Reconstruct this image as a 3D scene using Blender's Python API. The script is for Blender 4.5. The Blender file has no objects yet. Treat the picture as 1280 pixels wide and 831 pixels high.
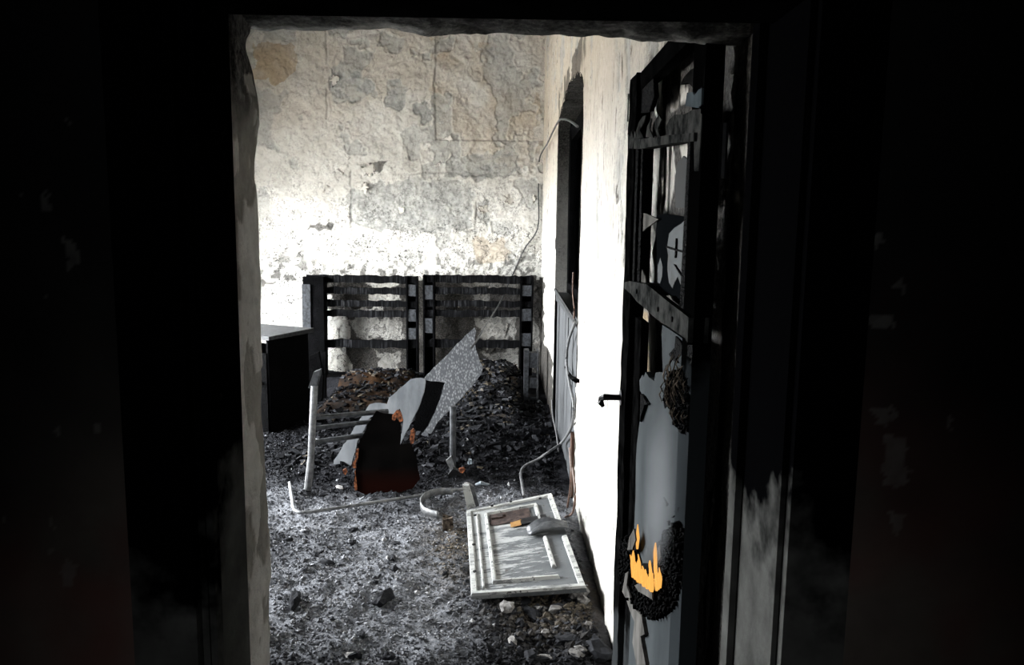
import bpy, bmesh, math, random
import numpy as np
from mathutils import Vector, Matrix

random.seed(7)
rng = np.random.default_rng(7)
scene = bpy.context.scene
COL = scene.collection

# ------------------------------------------------------------------ camera
F_PX, CAM_H = 960.0, 1.60
_p = math.atan((415.5 - 287.0) / F_PX)
_y = math.atan((640 - 626.0) / F_PX * math.cos(_p))
_r = math.radians(0.75)
CF = np.array([math.sin(_y) * math.cos(_p), math.cos(_y) * math.cos(_p), -math.sin(_p)])
_R = np.array([math.cos(_y), -math.sin(_y), 0.0])
_U = np.cross(_R, CF)
CR = _R * math.cos(_r) + _U * math.sin(_r)
CU = _U * math.cos(_r) - _R * math.sin(_r)
CC = np.array([0.0, 0.0, CAM_H])
cam_data = bpy.data.cameras.new('camera')
cam_data.sensor_width = 36.0
cam_data.lens = F_PX / 1280.0 * 36.0
cam_data.clip_start = 0.02
cam = bpy.data.objects.new('camera', cam_data)
COL.objects.link(cam)
mw = Matrix.Identity(4)
for i in range(3):
    mw[i][0], mw[i][1], mw[i][2], mw[i][3] = CR[i], CU[i], -CF[i], CC[i]
cam.matrix_world = mw
scene.camera = cam

# ------------------------------------------------------------------ world, light, exposure
world = bpy.data.worlds.new('world')
scene.world = world
world.use_nodes = True
wn = world.node_tree.nodes
wn['Background'].inputs['Color'].default_value = (0.93, 0.97, 1.0, 1)
wn['Background'].inputs['Strength'].default_value = 46.0
vs = scene.view_settings
vs.view_transform = 'Standard'
vs.look = 'None'
vs.exposure = 1.0
vs.gamma = 1.0
vs.use_curve_mapping = False
scene.cycles.use_denoising = True
scene.cycles.max_bounces = 8
scene.cycles.diffuse_bounces = 5

# room dimensions (metres): x right, y away from the lens, z up
XR, XL, YB, ZC = 0.437, -3.3, 8.5, 3.9         # burnt room
YN, YF = 1.12, 1.455                            # partition wall near / far face
XJL, XJR, ZL = -0.451, 0.432, 1.955             # door opening
WIN = [(5.4, 7.45, 0.35, 2.05), (3.5, 4.8, 0.55, 2.0)]   # openings in the left wall


def portal(y0, y1, z0, z1):
    d = bpy.data.lights.new('window_portal', 'AREA')
    d.shape = 'RECTANGLE'
    d.size, d.size_y = y1 - y0, z1 - z0
    d.cycles.is_portal = True
    o = bpy.data.objects.new('window_portal', d)
    o.location = (XL - 0.30, (y0 + y1) / 2, (z0 + z1) / 2)
    o.rotation_euler = (math.radians(90), 0, math.radians(-90))
    COL.objects.link(o)


for w in WIN:
    portal(*w)
# unseen slit added in the corridor end wall for faint fill light
_d = bpy.data.lights.new('fill_slit_portal', 'AREA')
_d.shape = 'RECTANGLE'; _d.size, _d.size_y = 0.06, 1.0
_d.cycles.is_portal = True
_o = bpy.data.objects.new('fill_slit_portal', _d)
_o.location = (0, -2.0, 1.4)
_o.rotation_euler = (math.radians(90), 0, 0)
COL.objects.link(_o)


# ------------------------------------------------------------------ pixel helpers
def ray(x, y):
    return CF + CR * ((x - 640) / F_PX) - CU * ((y - 415.5) / F_PX)


def on(x, y, ax, v):
    d = ray(x, y)
    return CC + d * ((v - CC[ax]) / d[ax])


def onplane(x, y, p0, n):
    d = ray(x, y)
    return CC + d * (np.dot(np.asarray(p0) - CC, n) / np.dot(d, n))


def topx(P):
    v = np.asarray(P, float) - CC
    w = v @ CF
    w = np.where(np.abs(w) < 1e-3, 1e-3, w)
    return 640 + F_PX * (v @ CR) / w, 415.5 - F_PX * (v @ CU) / w


def zz(o, s, pts):
    return [(o[0] + a / s, o[1] + b / s) for a, b in pts]


def inpoly(px, py, poly):
    res = np.zeros(px.shape, bool)
    n = len(poly)
    for i in range(n):
        x0, y0 = poly[i]
        x1, y1 = poly[(i + 1) % n]
        if y0 == y1:
            continue
        c = ((y0 > py) != (y1 > py)) & (px < (x1 - x0) * (py - y0) / (y1 - y0) + x0)
        res ^= c
    return res


# ------------------------------------------------------------------ noise
def _hash(ix, iy, seed):
    h = (ix.astype(np.int64) * 374761393 + iy.astype(np.int64) * 668265263 + seed * 974711) & 0xFFFFFFFF
    h = ((h ^ (h >> 13)) * 1274126177) & 0xFFFFFFFF
    h = (h ^ (h >> 16)) & 0xFFFFFFFF
    return h / 4294967295.0


def pn(x, y, seed=0):
    x = np.asarray(x, float); y = np.asarray(y, float)
    ix, iy = np.floor(x), np.floor(y)
    fx, fy = x - ix, y - iy
    ux, uy = fx * fx * (3 - 2 * fx), fy * fy * (3 - 2 * fy)
    a = _hash(ix, iy, seed); b = _hash(ix + 1, iy, seed)
    c = _hash(ix, iy + 1, seed); d = _hash(ix + 1, iy + 1, seed)
    return (a + (b - a) * ux) * (1 - uy) + (c + (d - c) * ux) * uy


def fbm(x, y, oct=4, seed=0, gain=0.5):
    t = 0.0; a = 1.0; s = 0.0
    for k in range(oct):
        t = t + a * pn(x * 2 ** k, y * 2 ** k, seed + k * 17)
        s += a
        a *= gain
    return t / s


def sstep(a, b, x):
    t = np.clip((x - a) / (b - a), 0, 1)
    return t * t * (3 - 2 * t)


# ------------------------------------------------------------------ materials
MATS = {}
SMOKE_R = (0.035, 0.085, 0.21)


class NT:
    def __init__(s, name):
        s.m = bpy.data.materials.new(name)
        s.m.use_nodes = True
        s.t = s.m.node_tree
        s.n = s.t.nodes
        s.b = s.n['Principled BSDF']
        s.tc = s.n.new('ShaderNodeTexCoord').outputs['Object']

    def lk(s, v, sock):
        if hasattr(v, 'is_output'):
            s.t.links.new(v, sock)
        else:
            sock.default_value = v

    def mapping(s, sc):
        m = s.n.new('ShaderNodeMapping')
        m.inputs['Scale'].default_value = sc
        s.t.links.new(s.tc, m.inputs['Vector'])
        return m.outputs[0]

    def noise(s, scale, detail=4, rough=0.55, co=None):
        n = s.n.new('ShaderNodeTexNoise')
        n.inputs['Scale'].default_value = scale
        n.inputs['Detail'].default_value = detail
        n.inputs['Roughness'].default_value = rough
        s.t.links.new(co or s.tc, n.inputs['Vector'])
        return n.outputs[0]

    def voro(s, scale, feature='F1', co=None):
        n = s.n.new('ShaderNodeTexVoronoi')
        n.feature = feature
        n.inputs['Scale'].default_value = scale
        s.t.links.new(co or s.tc, n.inputs['Vector'])
        return n.outputs['Distance']

    def attr(s, name):
        n = s.n.new('ShaderNodeAttribute')
        n.attribute_name = name
        return n.outputs['Fac']

    def ramp(s, f, stops):
        n = s.n.new('ShaderNodeValToRGB')
        e = n.color_ramp.elements
        while len(e) < len(stops):
            e.new(0.5)
        for k, (p, c) in enumerate(stops):
            e[k].position = p
            if not hasattr(c, '__len__'):
                c = (c, c, c)
            e[k].color = (*c, 1)
        s.t.links.new(f, n.inputs[0])
        return n.outputs[0]

    def mix(s, f, a, b, mode='MIX'):
        n = s.n.new('ShaderNodeMix')
        n.data_type = 'RGBA'
        n.blend_type = mode
        s.lk(f, n.inputs['Factor'])
        for v, k in ((a, 'A'), (b, 'B')):
            sock = [i for i in n.inputs if i.name == k and i.type == 'RGBA'][0]
            if not hasattr(v, 'is_output'):
                v = (*v, 1) if len(v) == 3 else v
            s.lk(v, sock)
        return [o for o in n.outputs if o.type == 'RGBA'][0]

    def math(s, op, a, b=0.0):
        n = s.n.new('ShaderNodeMath')
        n.operation = op
        s.lk(a, n.inputs[0]); s.lk(b, n.inputs[1])
        return n.outputs[0]

    def sep(s, k):
        n = s.n.new('ShaderNodeSeparateXYZ')
        s.t.links.new(s.tc, n.inputs[0])
        return n.outputs[k]

    def bump(s, h, strength, dist=0.01):
        n = s.n.new('ShaderNodeBump')
        n.inputs['Strength'].default_value = strength
        n.inputs['Distance'].default_value = dist
        s.t.links.new(h, n.inputs['Height'])
        s.t.links.new(n.outputs[0], s.b.inputs['Normal'])

    def out(s, col, rough=0.8, spec=0.3, metal=0.0):
        s.lk(col if hasattr(col, 'is_output') else (*col, 1), s.b.inputs['Base Color'])
        s.lk(rough, s.b.inputs['Roughness'])
        s.b.inputs['Specular IOR Level'].default_value = spec
        s.b.inputs['Metallic'].default_value = metal
        MATS[s.m.name] = s.m
        return s.m


def simple(name, c0, c1, scale=20, rough=0.8, spec=0.3, metal=0.0, bump=0.3, dist=0.004, stretch=(1, 1, 1)):
    t = NT(name)
    co = t.mapping(stretch)
    f = t.noise(scale, 6, 0.6, co)
    t.bump(f, bump, dist)
    return t.out(t.ramp(f, [(0.37, c0), (0.63, c1)]), rough, spec, metal)


def make_materials():
    # plaster of the burnt room: colour layers follow the modelled peel depth and soot deposit
  for PNAME, PA, PB in (('plaster', (0.49, 0.472, 0.43), (0.65, 0.63, 0.59)), ('plaster_brightened', (0.74, 0.71, 0.66), (0.84, 0.82, 0.78))):  # second plaster copy is lightened to brighten the dim left reveal
    t = NT(PNAME)
    n1, n2, n3 = t.noise(3, 6, 0.6), t.noise(22, 8, 0.65), t.noise(90, 4, 0.6)
    lime = t.ramp(n1, [(0.3, PA), (0.7, PB)])
    lime = t.mix(t.ramp(n2, [(0.35, 0.0), (0.62, 0.45)]), lime, (0.42, 0.39, 0.34))
    tan = t.mix(t.attr('tan'), lime, (0.36, 0.27, 0.17))
    stone = t.ramp(n2, [(0.3, (0.22, 0.22, 0.205)), (0.7, (0.44, 0.43, 0.40))])
    c = t.mix(t.attr('peel'), tan, stone)
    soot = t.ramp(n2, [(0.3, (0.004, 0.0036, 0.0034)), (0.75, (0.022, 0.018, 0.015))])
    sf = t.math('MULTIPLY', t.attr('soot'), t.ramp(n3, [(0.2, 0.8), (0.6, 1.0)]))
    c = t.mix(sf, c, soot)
    # fine black specks of soot caught in the rough plaster
    sp = t.math('MULTIPLY', t.attr('speck'), t.math('MULTIPLY', t.ramp(t.noise(45, 6, 0.8), [(0.50, 0.0), (0.58, 1.0)]), t.ramp(t.noise(6, 5, 0.7), [(0.40, 0.0), (0.54, 1.0)])))
    c = t.mix(sp, c, (0.03, 0.028, 0.027))
    st = t.noise(30, 6, 0.75, t.mapping((1, 1.0, 0.16)))
    c = t.mix(t.math('MULTIPLY', t.attr('streak'), t.ramp(st, [(0.36, 1.0), (0.43, 0.0)])), c, (0.06, 0.05, 0.042))
    t.bump(t.math('ADD', n2, t.math('MULTIPLY', n3, 0.4)), 0.55, 0.012)
    t.out(c, 0.9, 0.15)
  if True:
    # near corridor: soot over dark reddish paint, bare plaster flecks
    t = NT('sooted_wall')
    n = t.noise(5, 7, 0.6)
    base = t.ramp(n, [(0.3, (0.10, 0.08, 0.068)), (0.7, (0.19, 0.165, 0.14))])
    base = t.mix(t.ramp(t.noise(2.2, 3), [(0.52, 0.0), (0.62, 0.6)]), base, (0.16, 0.05, 0.04))
    c = t.mix(t.attr('soot'), base, (0.002, 0.002, 0.002))
    c = t.mix(t.attr('peel'), c, (0.16, 0.155, 0.145))
    t.bump(t.noise(40, 6), 0.3, 0.006)
    t.out(c, 0.8, 0.2)
    # painted joinery, burnt black above and grey paint left below a wavy line
    t = NT('frame_paint')
    n = t.noise(4, 5, 0.6)
    ht = t.math('ADD', t.sep(2), t.math('MULTIPLY', t.math('SUBTRACT', n, 0.5), 1.1))
    f = t.ramp(t.math('DIVIDE', ht, 2.0), [(0.50, 0.0), (0.565, 1.0)])
    c = t.mix(f, t.ramp(t.noise(14, 4), [(0.3, (0.045, 0.045, 0.042)), (0.7, (0.085, 0.085, 0.08))]), (0.0012, 0.0012, 0.0014))
    t.bump(t.noise(60, 5), 0.25, 0.004)
    t.out(c, 0.95, 0.0)
    simple('soot_black', (0.0008, 0.0008, 0.0008), (0.003, 0.003, 0.003), 12, 1.0, 0.0)
    # charred wood with fine crazing
    t = NT('char')
    co = t.mapping((1, 1, 1.6))
    v = t.voro(55, 'DISTANCE_TO_EDGE', co)
    n = t.noise(9, 6, 0.65)
    c = t.ramp(n, [(0.42, (0.0008, 0.0008, 0.0009)), (0.64, (0.0022, 0.0022, 0.0025)), (0.88, (0.012, 0.012, 0.013))])
    t.bump(t.ramp(v, [(0.0, 0.0), (0.12, 1.0)]), 0.7, 0.008)
    t.out(c, 0.8, 0.02)
    t = NT('slat_char')
    st = t.noise(38, 5, 0.7, t.mapping((1.6, 1, 0.12)))
    c = t.mix(t.math('MULTIPLY', t.ramp(st, [(0.48, 0.0), (0.62, 1.0)]), t.ramp(t.noise(4, 3), [(0.42, 0.1), (0.62, 1.0)])), (0.0014, 0.0014, 0.0016), (0.022, 0.0225, 0.0245))
    t.bump(st, 0.9, 0.012)
    t.out(c, 0.8, 0.03)
    # charred wood dusted with pale ash
    t = NT('char_ash')
    v = t.voro(60, 'DISTANCE_TO_EDGE')
    n = t.noise(30, 6, 0.7)
    c = t.ramp(n, [(0.38, (0.006, 0.006, 0.0065)), (0.56, (0.022, 0.023, 0.025)), (0.78, (0.09, 0.092, 0.098))])
    t.bump(t.ramp(v, [(0.0, 0.0), (0.15, 1.0)]), 0.6, 0.006)
    t.out(c, 0.6, 0.4)
    simple('block_ash', (0.007, 0.0077, 0.0085), (0.030, 0.032, 0.036), 40, 0.7, 0.15)
    t = NT('grey_board')                        # burnt laminate, silvery scale
    v = t.voro(75, 'F1', t.mapping((1.0, 1.0, 0.55)))
    n = t.noise(18, 6, 0.65)
    c = t.mix(t.ramp(v, [(0.15, 0.0), (0.55, 1.0)]), t.ramp(n, [(0.3, (0.20, 0.205, 0.212)), (0.7, (0.34, 0.345, 0.355))]), (0.09, 0.093, 0.10))
    t.bump(v, -0.9, 0.008)
    t.out(c, 0.5, 0.3)
    simple('smooth_grey_board', (0.11, 0.117, 0.126), (0.19, 0.197, 0.207), 10, 0.6, 0.15, bump=0.15, stretch=(1, 1, 0.3))
    t = NT('dark_board')
    n = t.noise(8, 5)
    c = t.mix(t.ramp(t.math('DIVIDE', t.sep(2), 0.3), [(0.25, 1.0), (0.6, 0.0)]), t.ramp(n, [(0.3, (0.002, 0.0018, 0.0018)), (0.7, (0.0045, 0.004, 0.0038))]), (0.010, 0.003, 0.0022))
    t.bump(t.noise(70, 5), 0.2, 0.003)
    t.out(c, 0.9, 0.0)
    simple('brown_foam', (0.0012, 0.001, 0.001), (0.018, 0.008, 0.0025), 7, 0.9, 0.1, bump=0.8, dist=0.02)
    # ash floor: pale grey ash towards the doorway, black char under the furniture
    t = NT('ash')
    n, n2 = t.noise(11, 8, 0.7), t.noise(60, 6, 0.7)
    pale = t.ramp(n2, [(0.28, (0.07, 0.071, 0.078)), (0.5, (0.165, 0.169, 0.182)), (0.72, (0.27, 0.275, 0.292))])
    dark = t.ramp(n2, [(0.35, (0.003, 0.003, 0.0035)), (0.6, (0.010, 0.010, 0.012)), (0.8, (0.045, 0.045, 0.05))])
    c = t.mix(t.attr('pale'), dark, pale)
    c = t.mix(t.math('MULTIPLY', t.attr('tan'), t.ramp(n, [(0.4, 0.0), (0.6, 1.0)])), c, (0.09, 0.068, 0.045))
    t.bump(n2, 0.9, 0.015)
    t.out(c, 0.9, 0.02)
    t = NT('rubble')
    tn = t.attr('tone')
    n = t.noise(70, 5)
    c = t.ramp(tn, [(0.0, (0.003, 0.003, 0.0035)), (0.45, (0.08, 0.082, 0.09)), (0.8, (0.31, 0.316, 0.335)), (1.0, (0.38, 0.38, 0.38))])
    c = t.mix(t.attr('tan'), c, (0.17, 0.14, 0.10))
    c = t.mix(t.ramp(n, [(0.35, 0.5), (0.6, 0.0)]), c, (0.01, 0.01, 0.011))
    t.bump(n, 0.5, 0.006)
    t.out(c, 0.9, 0.03)
    # galvanised / enamelled sheet of the fallen panel, scorched
    t = NT('enamel')
    n, n2 = t.noise(5, 6, 0.6), t.noise(16, 7, 0.7, t.mapping((0.6, 2.2, 1)))
    c = t.ramp(n, [(0.32, (0.32, 0.325, 0.315)), (0.55, (0.44, 0.44, 0.42)), (0.75, (0.23, 0.235, 0.238))])
    c = t.mix(t.ramp(n2, [(0.50, 0.0), (0.60, 0.75)]), c, (0.05, 0.053, 0.057))
    c = t.mix(t.ramp(t.noise(45, 5), [(0.62, 0.0), (0.68, 0.9)]), c, (0.03, 0.026, 0.024))
    t.bump(n2, 0.25, 0.006)
    t.out(c, 0.4, 0.4)
    t = NT('enamel_worn')                       # the sheet where most of the enamel has flaked off
    n = t.noise(9, 7, 0.75, t.mapping((0.7, 3.2, 1)))
    side = t.math('ADD', n, t.math('MULTIPLY', t.sep(0), -0.55))
    c = t.mix(t.ramp(side, [(0.50, 0.0), (0.56, 1.0)]), t.ramp(t.noise(6, 5), [(0.3, (0.055, 0.06, 0.064)), (0.7, (0.11, 0.115, 0.12))]), (0.30, 0.305, 0.30))
    c = t.mix(t.ramp(t.noise(30, 5), [(0.62, 0.0), (0.70, 0.8)]), c, (0.04, 0.036, 0.03))
    t.bump(n, 0.3, 0.006)
    t.out(c, 0.5, 0.3)
    simple('rust', (0.015, 0.010, 0.009), (0.06, 0.04, 0.034), 30, 0.85, 0.2, bump=0.6)
    simple('scorched_steel', (0.035, 0.037, 0.04), (0.10, 0.103, 0.108), 25, 0.45, 0.4, 0.5, bump=0.15)
    simple('pale_tube', (0.09, 0.092, 0.095), (0.22, 0.22, 0.22), 30, 0.5, 0.4, 0.2, bump=0.2)
    simple('black_metal', (0.004, 0.004, 0.0045), (0.015, 0.015, 0.016), 40, 0.5, 0.2, 0.2, bump=0.3)
    simple('orange_scorch', (0.22, 0.10, 0.03), (0.26, 0.15, 0.05), 30, 0.8, 0.2)
    # door paint: blue-grey gloss, smoke-stained
    t = NT('door_paint')
    n = t.noise(4, 5, 0.6, t.mapping((1, 1.0, 0.45)))
    c = t.ramp(n, [(0.36, (0.033, 0.0375, 0.040)), (0.64, (0.058, 0.064, 0.067))])
    c = t.mix(t.ramp(t.noise(50, 4), [(0.66, 0.0), (0.70, 0.8)]), c, (0.03, 0.03, 0.03))
    t.bump(t.noise(30, 5), 0.1, 0.003)
    t.out(c, 0.7, 0.01)
    simple('rail_paint', (0.006, 0.0065, 0.0065), (0.042, 0.042, 0.040), 22, 0.9, 0.0, bump=0.4)
    simple('sooty_paint', (0.002, 0.002, 0.002), (0.012, 0.012, 0.0115), 9, 0.9, 0.0)
    simple('blue_paint', (0.020, 0.026, 0.029), (0.06, 0.072, 0.079), 9, 0.8, 0.0)
    t = NT('stile_char')
    n = t.noise(5, 5, 0.6)
    ht = t.math('ADD', t.sep(2), t.math('MULTIPLY', t.math('SUBTRACT', n, 0.5), 0.5))
    f = t.ramp(ht, [(0.40, 0.0), (0.47, 1.0)])
    c = t.mix(f, (0.026, 0.028, 0.029), t.ramp(t.noise(20, 5), [(0.4, (0.001, 0.001, 0.001)), (0.75, (0.005, 0.005, 0.005))]))
    t.bump(t.noise(50, 5), 0.5, 0.006)
    t.out(c, 0.9, 0.0)
    t = NT('hinge_paint')
    ht = t.math('ADD', t.sep(2), t.math('MULTIPLY', t.math('SUBTRACT', t.noise(6, 5, 0.6), 0.5), 0.4))
    c = t.mix(t.ramp(t.math('DIVIDE', ht, 2.0), [(0.64, 0.0), (0.68, 1.0)]), (0.022, 0.025, 0.027), (0.001, 0.001, 0.001))
    t.out(c, 0.9, 0.0)
    simple('bare_wood', (0.045, 0.043, 0.04), (0.13, 0.123, 0.114), 16, 0.9, 0.0, stretch=(1, 1, 0.3))
    simple('fibre', (0.006, 0.005, 0.004), (0.15, 0.12, 0.095), 40, 0.9, 0.0)
    t = NT('plank_paint')                       # pale grey paint flaking off upright boards
    n = t.noise(26, 6, 0.7, t.mapping((1, 1.4, 0.16)))
    c = t.ramp(n, [(0.36, (0.006, 0.006, 0.007)), (0.47, (0.045, 0.047, 0.05)), (0.75, (0.10, 0.102, 0.105))])
    t.bump(n, 0.6, 0.008)
    t.out(c, 0.65, 0.3)
    simple('brown_wood', (0.045, 0.02, 0.012), (0.10, 0.055, 0.038), 12, 0.7, 0.25, stretch=(1, 1, 0.1))
    # smoke-filmed glass
    t = NT('sooty_glass')
    n = t.noise(7, 5, 0.6)
    c = t.ramp(n, [(0.36, (0.004, 0.005, 0.0055)), (0.50, (0.030, 0.038, 0.042)), (0.8, (0.045, 0.055, 0.06))])  # blue-grey tones stand in for the reflected window light
    t.out(c, 0.5, 0.02)
    t.b.inputs['Transmission Weight'].default_value = 0.15
    t = NT('black_glass')
    t.out((0.003, 0.0035, 0.004), 0.8, 0.0)
    t = NT('smoked_glass')
    t.out((0.022, 0.023, 0.023), 0.6, 0.0)
    t.b.inputs['Transmission Weight'].default_value = 0.2
    # fire
    t = NT('flame')
    e = t.ramp(t.attr('heat'), [(0.0, (1.0, 0.50, 0.11)), (0.35, (1.0, 0.36, 0.05)), (0.7, (0.8, 0.19, 0.02)), (1.0, (0.4, 0.05, 0.005))])
    t.out((0.2, 0.05, 0.01), 0.9, 0.0)
    t.lk(e, t.b.inputs['Emission Color'])
    t.b.inputs['Emission Strength'].default_value = 0.5
    t.b.inputs['Alpha'].default_value = 0.85
    t = NT('ember')
    n = t.noise(60, 4)
    t.out((0.03, 0.012, 0.008), 0.9, 0.1)
    t.lk(t.ramp(n, [(0.42, (0.05, 0.015, 0.008)), (0.62, (1.0, 0.36, 0.15))]), t.b.inputs['Emission Color'])
    t.b.inputs['Emission Strength'].default_value = 0.15
    m = bpy.data.materials.new('smoke')
    m.use_nodes = True
    nt = m.node_tree
    nt.nodes.remove(nt.nodes['Principled BSDF'])
    vol = nt.nodes.new('ShaderNodeVolumePrincipled')
    vol.inputs['Color'].default_value = (0.75, 0.77, 0.80, 1)
    tc = nt.nodes.new('ShaderNodeTexCoord')
    nz = nt.nodes.new('ShaderNodeTexNoise')
    nz.inputs['Scale'].default_value = 7
    nz.inputs['Detail'].default_value = 3
    nt.links.new(tc.outputs['Object'], nz.inputs['Vector'])
    ln = nt.nodes.new('ShaderNodeVectorMath'); ln.operation = 'MULTIPLY'
    ln.inputs[1].default_value = (1 / SMOKE_R[0], 1 / SMOKE_R[1], 1 / SMOKE_R[2])
    nt.links.new(tc.outputs['Object'], ln.inputs[0])
    le = nt.nodes.new('ShaderNodeVectorMath'); le.operation = 'LENGTH'
    nt.links.new(ln.outputs[0], le.inputs[0])
    mr = nt.nodes.new('ShaderNodeMapRange'); mr.interpolation_type = 'SMOOTHSTEP'
    mr.inputs['From Min'].default_value = 1.0
    mr.inputs['From Max'].default_value = 0.0
    mr.inputs['To Max'].default_value = 22.0
    nt.links.new(le.outputs['Value'], mr.inputs['Value'])
    mu = nt.nodes.new('ShaderNodeMath'); mu.operation = 'MULTIPLY'
    nt.links.new(mr.outputs[0], mu.inputs[0]); nt.links.new(nz.outputs[0], mu.inputs[1])
    nt.links.new(mu.outputs[0], vol.inputs['Density'])
    nt.links.new(vol.outputs[0], nt.nodes['Material Output'].inputs['Volume'])
    MATS['smoke'] = m
    simple('cable_sheath', (0.02, 0.02, 0.02), (0.10, 0.10, 0.10), 60, 0.6, 0.3)
    simple('pale_cable', (0.07, 0.07, 0.073), (0.16, 0.16, 0.16), 60, 0.6, 0.3)
    simple('copper_wire', (0.06, 0.03, 0.02), (0.12, 0.07, 0.05), 60, 0.6, 0.4)
    simple('blue_plastic', (0.14, 0.17, 0.20), (0.26, 0.29, 0.31), 60, 0.35, 0.5)
    simple('yard', (0.26, 0.255, 0.24), (0.36, 0.35, 0.33), 3, 0.9, 0.1)
    simple('black_ceiling', (0.006, 0.006, 0.006), (0.03, 0.028, 0.025), 4, 0.9, 0.1)
    simple('corridor_floor', (0.015, 0.014, 0.013), (0.05, 0.047, 0.043), 12, 0.85, 0.2, bump=0.6)


make_materials()


# ------------------------------------------------------------------ mesh helpers
class MB:
    def __init__(s):
        s.v = []; s.f = []; s.at = {}

    def add(s, verts, faces):
        k = len(s.v)
        s.v += [tuple(map(float, p)) for p in verts]
        s.f += [tuple(i + k for i in f) for f in faces]
        return s

    def box(s, lo, hi, jit=0.0):
        (a, b, c), (d, e, f) = lo, hi
        vs_ = [(a, b, c), (d, b, c), (d, e, c), (a, e, c), (a, b, f), (d, b, f), (d, e, f), (a, e, f)]
        if jit:
            vs_ = [tuple(q + random.uniform(-jit, jit) for q in p) for p in vs_]
        return s.add(vs_, [(0, 3, 2, 1), (4, 5, 6, 7), (0, 1, 5, 4), (1, 2, 6, 5), (2, 3, 7, 6), (3, 0, 4, 7)])

    def tube(s, pts, r, sides=8, flat=None, cap=True):
        P = [Vector(p) for p in pts]
        n = len(P)
        rs = r if hasattr(r, '__len__') else [r] * n
        up = Vector((0.13, 0.21, 0.97))
        k = len(s.v)
        for i, p in enumerate(P):
            t = (P[min(i + 1, n - 1)] - P[max(i - 1, 0)]).normalized()
            a = t.cross(up)
            if a.length < 0.15:
                a = t.cross(Vector((1, 0.1, 0)))
            a.normalize()
            b = t.cross(a).normalized()
            fl = flat or 1.0
            for j in range(sides):
                th = 2 * math.pi * j / sides
                q = p + a * math.cos(th) * rs[i] + b * math.sin(th) * rs[i] * fl
                s.v.append(tuple(q))
        for i in range(n - 1):
            for j in range(sides):
                j2 = (j + 1) % sides
                s.f.append((k + i * sides + j, k + i * sides + j2, k + (i + 1) * sides + j2, k + (i + 1) * sides + j))
        if cap:
            s.f.append(tuple(k + j for j in range(sides))[::-1])
            s.f.append(tuple(k + (n - 1) * sides + j for j in range(sides)))
        return s

    def plate(s, pts, d):
        """polygon of 3-D points extruded by the vector d"""
        n = len(pts)
        d = np.asarray(d, float)
        vs_ = [tuple(np.asarray(p, float)) for p in pts] + [tuple(np.asarray(p, float) + d) for p in pts]
        return s.add(vs_, [tuple(range(n)), tuple(range(2 * n - 1, n - 1, -1))] + [((i + 1) % n, i, i + n, (i + 1) % n + n) for i in range(n)])

    def grid(s, P, keep=None):
        """P: array (nu, nv, 3)"""
        nu, nv = P.shape[:2]
        k = len(s.v)
        s.v += [tuple(p) for p in P.reshape(-1, 3).tolist()]
        idx = np.arange(nu * nv).reshape(nu, nv) + k
        q = np.stack([idx[:-1, :-1], idx[1:, :-1], idx[1:, 1:], idx[:-1, 1:]], -1)
        q = q[keep] if keep is not None else q.reshape(-1, 4)
        s.f += [tuple(i) for i in q.tolist()]
        return s


ORG = {}


def _mesh(name, mb, mat, org, smooth=False):
    me = bpy.data.meshes.new(name)
    V = np.asarray(mb.v, float) - np.asarray(org, float)
    me.from_pydata(V.tolist(), [], mb.f)
    for k, a in mb.at.items():
        at = me.attributes.new(k, 'FLOAT', 'POINT')
        at.data.foreach_set('value', np.asarray(a, np.float32).ravel())
    if not mb.at or smooth is None:
        bm = bmesh.new(); bm.from_mesh(me)
        bmesh.ops.recalc_face_normals(bm, faces=bm.faces)
        bm.to_mesh(me); bm.free()
    me.materials.append(MATS[mat])
    if smooth:
        me.polygons.foreach_set('use_smooth', [True] * len(me.polygons))
    return me


def tag(o, label, cat=None, group=None, kind=None):
    if label: o['label'] = label
    if cat: o['category'] = cat
    if group: o['group'] = group
    if kind: o['kind'] = kind
    return o


def obj(name, mb, mat, parent=None, smooth=False, org=None, label=None, kind=None):
    if parent is not None:
        org = ORG[parent.name] if org is None else np.asarray(org, float)
        porg = ORG[parent.name]
    else:
        V = np.asarray(mb.v, float)
        if org is None:
            lo, hi = V.min(0), V.max(0)
            org = np.array([(lo[0] + hi[0]) / 2, (lo[1] + hi[1]) / 2, lo[2]])
        org = np.asarray(org, float)
        porg = np.zeros(3)
    o = bpy.data.objects.new(name, _mesh(name, mb, mat, org, smooth))
    COL.objects.link(o)
    o.location = org - porg
    if parent is not None:
        o.parent = parent
    ORG[o.name] = org
    if label: o['label'] = label
    if kind: o['kind'] = kind
    return o


def thing(name, loc, label, cat, group=None, kind=None):
    o = bpy.data.objects.new(name, None)
    o.empty_display_size = 0.1
    COL.objects.link(o)
    o.location = loc
    ORG[o.name] = np.asarray(loc, float)
    return tag(o, label, cat, group, kind)


def struct(name, mb, mat, label, smooth=False):
    o = obj(name, mb, mat, None, smooth, org=(0, 0, 0))
    return tag(o, label, None, None, 'structure')


def spline(pts, n=6):
    P = [np.asarray(p, float) for p in pts]
    P = [2 * P[0] - P[1]] + P + [2 * P[-1] - P[-2]]
    out = []
    for i in range(1, len(P) - 2):
        a, b, c, d = P[i - 1:i + 3]
        for k in range(n):
            t = k / n
            out.append(0.5 * ((2 * b) + (c - a) * t + (2 * a - 5 * b + 4 * c - d) * t * t + (3 * b - a - 3 * c + d) * t ** 3))
    out.append(P[-2])
    return out


def blobmask(px, py, polys, edge=0.0, seed=3):
    """union of outlines with a slightly ragged boundary"""
    jx = (pn(px / 7.0, py / 7.0, seed) - 0.5) * edge
    jy = (pn(px / 7.0 + 31, py / 7.0, seed + 5) - 0.5) * edge
    m = np.zeros(px.shape, bool)
    for p in polys:
        m |= inpoly(px + jx, py + jy, p)
    return m.astype(float)


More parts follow.
